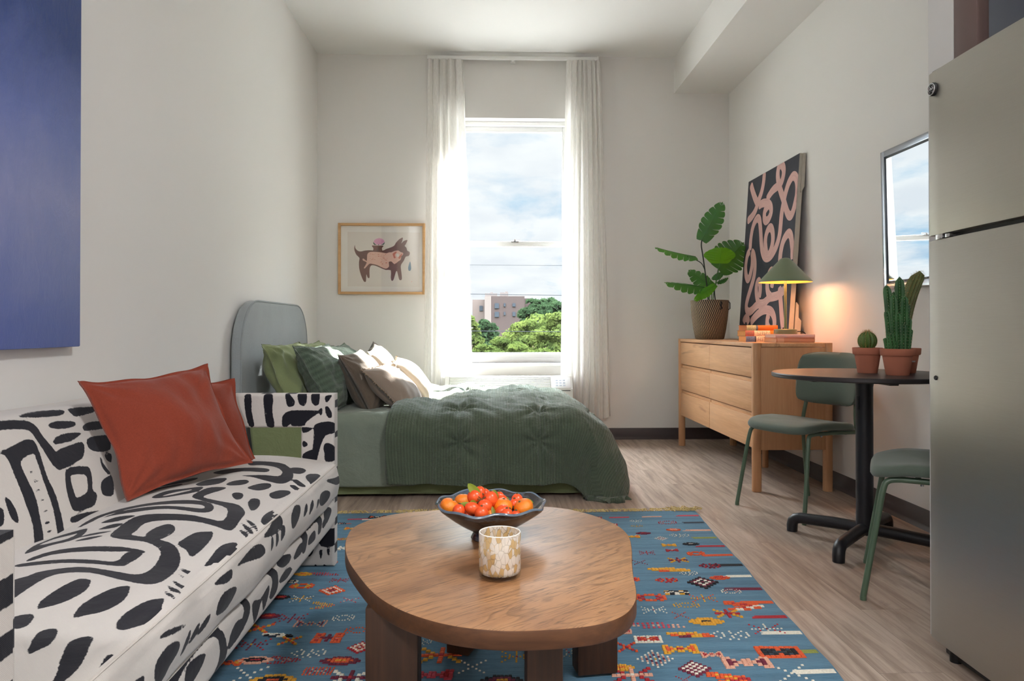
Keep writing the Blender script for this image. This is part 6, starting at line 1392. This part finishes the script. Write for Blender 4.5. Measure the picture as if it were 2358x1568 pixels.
# ---------------------------------------------------------------- fruit
M_MAND = MT('mandarin_skin'); q = M_MAND; n_ = q.noise(q.co(), 16, 3); q.set(col=q.ramp(n_, [(.3, c('#E26A10')), (.7, c('#F08A1E'))]), rough=.38, spec=.5, sss=.08); q.bump(q.n('ShaderNodeTexVoronoi', {'Vector': q.co(), 'Scale': 620.0}).outputs['Distance'], .35, .0012); M_MAND = q.m
M_KUM = MT('kumquat_skin'); q = M_KUM; q.set(col=q.ramp(q.noise(q.co(), 20, 3), [(.3, c('#E2441A')), (.7, c('#F0602A'))]), rough=.30, spec=.5, sss=.10); q.bump(q.noise(q.co(), 500, 2), .08, .0006); M_KUM = q.m
M_FLEAF = MT('citrus_leaf'); q = M_FLEAF; q.set(col=c('#7FA23A'), rough=.4); ts = q.n('ShaderNodeBsdfTranslucent', {'Color': c('#C6DA3C')}); q.L.new(q.n('ShaderNodeMixShader', {0: .5, 1: q.p.outputs[0], 2: ts.outputs[0]}).outputs[0], q.out.inputs[0]); M_FLEAF = q.m
M_TWIG = plain('twig', '#4E4A26', .7)
FS = 1/6.03
def fruit(kind, px, py, dy, rad, lab, elong=1.0, ax=(0, 0, 1), leaf=None, grp=None):
    p = at(980+px*FS, 1100+py*FS, y=by_+dy); p.x = bx_+(p.x-bx_)*.95; p.y = by_+(p.y-by_)*.92; p.z += .006
    o = empty(kind, p, 0, lab, kind.replace('_', ' '), grp or ('mandarins in the bowl' if kind == 'mandarin' else 'small oval citrus fruit in the bowl'))
    b = B(); n = 28
    prof = []
    for k in range(19):
        t = PI*k/18; r = rad*math.sin(t); z = -rad*math.cos(t)
        if kind == 'mandarin': z *= .84; z -= .10*rad*math.exp(-(r/(rad*.22))**2)*(1 if t > PI/2 else -.6)
        else: z *= elong
        prof.append((max(r, .0001), z))
    b.lathe(prof, n, fn=(lambda r, z, a: (r*(1+.012*math.sin(a*9))*(1), z)) if kind == 'mandarin' else None)
    rot = Vector((0, 0, 1)).rotation_difference(Vector(ax).normalized()).to_matrix().to_4x4()
    b.xf(rot); b.obj('skin', M_MAND if kind == 'mandarin' else M_KUM, o, ang=None)
    s_ = B().lathe([(0, 0), (.003, .0), (.0035, .002), (.0015, .004), (0, .004)], 8, (0, 0, rad*(.75 if kind == 'mandarin' else elong)-.001)).xf(rot); s_.obj('calyx', M_TWIG, o)
    return o
ax_ = lambda *a: a
fruit('mandarin', 300, 435, -.015, .0265, 'mandarin at the far left of the bowl', ax=(.5, 0, .85))
fruit('mandarin', 1385, 450, -.03, .0275, 'mandarin at the right side of the bowl', ax=(-.5, -.2, .8))
fruit('mandarin', 1085, 430, -.02, .0265, 'mandarin right of centre, partly behind two smaller fruits', ax=(.1, 0, 1))
fruit('mandarin', 500, 350, .055, .0245, 'mandarin at the back left of the heap', ax=(0, .2, 1))
fruit('mandarin', 910, 560, -.045, .021, 'dull orange mandarin low in the front of the bowl between two small fruits', ax=(.7, 0, .5))
fruit('kumquat', 435, 505, -.075, .0165, 'oval orange-red fruit standing upright at the front left', 1.18, (.15, 0, 1))
fruit('kumquat', 635, 465, -.07, .0165, 'oval orange-red fruit lying on its side left of centre', 1.25, (1, 0, -.3))
fruit('kumquat', 770, 535, -.085, .0185, 'round orange-red fruit front and centre at the rim', 1.02)
fruit('kumquat', 675, 295, -.01, .0205, 'orange-red fruit at the top under the tall leaf', 1.05, (1, 0, .3))
fruit('kumquat', 905, 330, -.02, .0195, 'orange-red fruit at the top right of the twig', 1.12)
fruit('kumquat', 745, 235, .03, .0165, 'orange-red fruit behind the tall leaf', 1.1)
fruit('kumquat', 815, 255, .05, .0155, 'small orange-red fruit at the very back of the peak', 1.05)
fruit('kumquat', 1080, 505, -.07, .0165, 'oval orange-red fruit leaning at the front right', 1.2, (1, 0, .4))
fruit('kumquat', 1140, 565, -.085, .0180, 'round orange-red fruit at the front right of the rim', 1.05)
fruit('kumquat', 1275, 565, -.07, .0130, 'small orange-red fruit tucked under the right mandarin', 1.05)
fruit('kumquat', 1030, 290, .05, .0135, 'small orange-red fruit at the back beside the pale leaf', 1.1)
fruit('kumquat', 1065, 335, .02, .0145, 'orange-red fruit just below the pale leaf', 1.1, (1, 0, 0))
fruit('kumquat', 1290, 340, .02, .0165, 'orange-red fruit behind the right mandarin', 1.1)
fruit('kumquat', 1250, 400, .0, .0145, 'orange-red fruit in shade between the two right mandarins', 1.1)
fruit('kumquat', 820, 430, -.045, .0175, 'orange-red fruit in the middle of the heap, behind the front one', 1.15, (1, 0, -.4))
fruit('kumquat', 575, 570, -.055, .0155, 'shaded fruit low between the two front left fruits', 1.05)
for k in range(3): fruit('kumquat', 760+170*math.cos(k*1.26), 440+60*math.sin(k*1.26), .02*math.sin(k*2), .018, 'fruit buried in the middle of the heap', 1.05)
def cleaf(pts, wd, lab, nrm_=(0, -1, .2)):
    P = [at(980+x*FS, 1100+y*FS, y=by_+d) for x, y, d in pts]; C_ = spline(P, 5); n = len(C_); b = B()
    for i, p in enumerate(C_):
        t = i/(n-1); tg = (C_[min(i+1, n-1)]-C_[max(i-1, 0)]).normalized(); s_ = tg.cross(Vector(nrm_)).normalized(); nn = s_.cross(tg); h_ = wd/2*math.sin(PI*t)**.75
        for w_ in (-1, -.5, 0, .5, 1): b.v.append(tuple(p+s_*h_*w_-nn*.25*h_*(1-abs(w_))+nn*.0))
    for i in range(n-1):
        for j in range(4): b.f.append((i*5+j, i*5+j+1, (i+1)*5+j+1, (i+1)*5+j)); b.m.append(0)
    o = b.obj('citrus_leaf', M_FLEAF, None, ang=None); return tag(o, lab, 'leaf', 'citrus leaves in the bowl')
cleaf([(735,262,-.02), (690,200,-.02), (588,80,-.01)], .026, 'tall yellow-green citrus leaf standing up at the top of the fruit')
cleaf([(995,300,.0), (970,230,.01), (935,165,.02)], .014, 'small upright citrus leaf right of the peak of fruit')
cleaf([(640,355,-.04), (540,365,-.05), (440,395,-.06)], .014, 'citrus leaf lying across the left fruits', (0, -.6, .8))
cleaf([(620,385,-.055), (660,345,-.05), (710,395,-.055)], .014, 'short grey-green leaf in front of the left twig')
cleaf([(1045,280,.03), (1100,290,.02), (1160,300,.02)], .014, 'pale silvery leaf at the back right of the heap', (0, -.8, .5))
cleaf([(1300,350,.02), (1400,300,.02), (1500,350,.01)], .012, 'green leaf lying over the right mandarin', (0, -.4, 1))
cleaf([(925,395,-.05), (945,480,-.06), (990,600,-.07)], .010, 'narrow dark leaf hanging down the middle of the bowl')
tw = B(); T3 = lambda x, y, d: at(980+x*FS, 1100+y*FS, y=by_+d)
tw.tube([T3(690, 365, -.03), T3(750, 320, -.035), T3(800, 290, -.035), T3(830, 265, -.03)], .0016, 6).tube([T3(720, 290, -.035), T3(790, 320, -.036), T3(845, 345, -.035)], .0014, 6).tube([T3(735, 262, -.03), T3(770, 290, -.035)], .0012, 6)
tag(tw.obj('twig', M_TWIG, None), 'brown forked twig among the top fruits', 'twig', 'twigs in the fruit bowl')
tw = B(); tw.tube([T3(1150, 330, .0), T3(1210, 370, -.01), T3(1280, 355, -.005), T3(1320, 345, 0)], .0015, 6).tube([T3(1215, 430, -.02), T3(1225, 370, -.01), T3(1245, 320, 0)], .0014, 6)
tag(tw.obj('twig', M_TWIG, None), 'brown forked twig between the two right mandarins', 'twig', 'twigs in the fruit bowl')

# ---------------------------------------------------------------- candle
M_CG = MT('confetti_glass'); q = M_CG; vo = q.n('ShaderNodeTexVoronoi', {'Vector': q.co(scale=(1, 1, .55)), 'Scale': 105.0, 'Randomness': 1.0}, feature='F1'); ve = q.n('ShaderNodeTexVoronoi', {'Vector': q.co(scale=(1, 1, .55)), 'Scale': 105.0}, feature='DISTANCE_TO_EDGE')
rn = q.n('ShaderNodeRGBToBW', {0: vo.outputs['Color']}).outputs[0]; colr = q.ramp(rn, [(.54, c('#F2ECE4')), (.64, c('#DDC08C'))])
ed = q.n('ShaderNodeMapRange', {0: ve.outputs['Distance'], 1: .01, 2: .05}).outputs[0]
df = q.n('ShaderNodeBsdfDiffuse', {'Color': colr}); tl = q.n('ShaderNodeBsdfTranslucent', {'Color': colr}); mm_ = q.n('ShaderNodeMixShader', {0: .5, 1: df.outputs[0], 2: tl.outputs[0]})
trn = q.n('ShaderNodeBsdfTransparent', {'Color': (.93, .93, .93, 1)}); spk = q.n('ShaderNodeMixShader', {0: q.math('MULTIPLY', ed, .85), 1: trn.outputs[0], 2: mm_.outputs[0]})
gls = q.n('ShaderNodeBsdfGlossy', {'Roughness': .03}); q.L.new(q.n('ShaderNodeMixShader', {0: thinfres(q, 1.4), 1: spk.outputs[0], 2: gls.outputs[0]}).outputs[0], q.out.inputs[0]); M_CG = q.m
M_CLR = MT('clear_glass'); q = M_CLR; q.L.new(q.n('ShaderNodeMixShader', {0: thinfres(q, 1.5), 1: q.n('ShaderNodeBsdfTransparent', {'Color': (.88, .90, .90, 1)}).outputs[0], 2: q.n('ShaderNodeBsdfGlossy', {'Roughness': .02}).outputs[0]}).outputs[0], q.out.inputs[0]); M_CLR = q.m
cp = at(1151, 1327, z=TZ); CR = .0485; CH = .103
cd = empty('candle', (cp.x, cp.y, TZ), 0, 'speckled cream and amber glass candle on the coffee table before the bowl', 'candle')
B().lathe([(CR-.003, .012), (CR-.0008, .016), (CR, .022), (CR, CH-.001), (CR-.001, CH), (CR-.003, CH), (CR-.0032, CH-.002), (CR-.0032, .014)], 64).obj('glass', M_CG, cd, ang=50)
B().lathe([(0, .0), (CR-.006, .0), (CR-.001, .004), (CR+.0002, .012), (CR, .018), (CR-.0035, .0165), (0, .012)], 64).obj('glass_base', M_CLR, cd, ang=50)
B().lathe([(0, .017), (CR-.0042, .017), (CR-.0042, .062), (CR-.007, .0615), (0, .061)], 48).obj('wax', plain('candle_wax', '#EBDCC8', .5, sss=.15), cd)
B().tube([(0, 0, .06), (.001, 0, .078), (.0, 0, .084)], .001, 6).obj('wick', plain('wick', '#E8DCC8', .8), cd)
B().tube([((CR-.0015)*math.cos(a), (CR-.0015)*math.sin(a), CH) for a in np.linspace(0, 2*PI, 65)[:-1]], .0014, 6, closed=True).obj('rim', plain('glass_rim', '#F4F0E8', .1), cd)

# ================================================================ unseen ceiling fill lamps, added behind and above the camera to light the room
M_DIFF = MT('fill_diffuser'); q = M_DIFF; q.p.inputs['Emission Color'].default_value = (1, .95, .88, 1); q.p.inputs['Emission Strength'].default_value = 2.0; M_DIFF = q.m
for i, (x, y, e_, lb) in enumerate(((1.5, .5, FILL_LAMP, 'unseen round fill lamp added on the ceiling above the coffee table side of the room'), (-.95, -1.6, FILL_LAMP, 'unseen round fill lamp added on the ceiling towards the rear of the room'))):
    r_ = empty('added_fill_lamp', (x, y, ZC), 0, lb, 'fill lamp', 'added ceiling fill lamps')
    B().lathe([(0, -.002), (.30, -.002), (.31, -.02), (.30, -.06), (.285, -.062), (.28, -.05), (0, -.05)], 48).obj('housing', M_WHITE, r_)
    B().lathe([(0, -.052), (.279, -.052)], 48).obj('diffuser', M_DIFF, r_)
    a_ = bpy.data.lights.new('fill_light', 'AREA'); a_.shape = 'DISK'; a_.size = .56; a_.energy = e_; a_.color = (.97, .98, 1)
    o = bpy.data.objects.new('fill_light', a_); COL.objects.link(o); o.parent = r_; o.location = (0, 0, -.066)
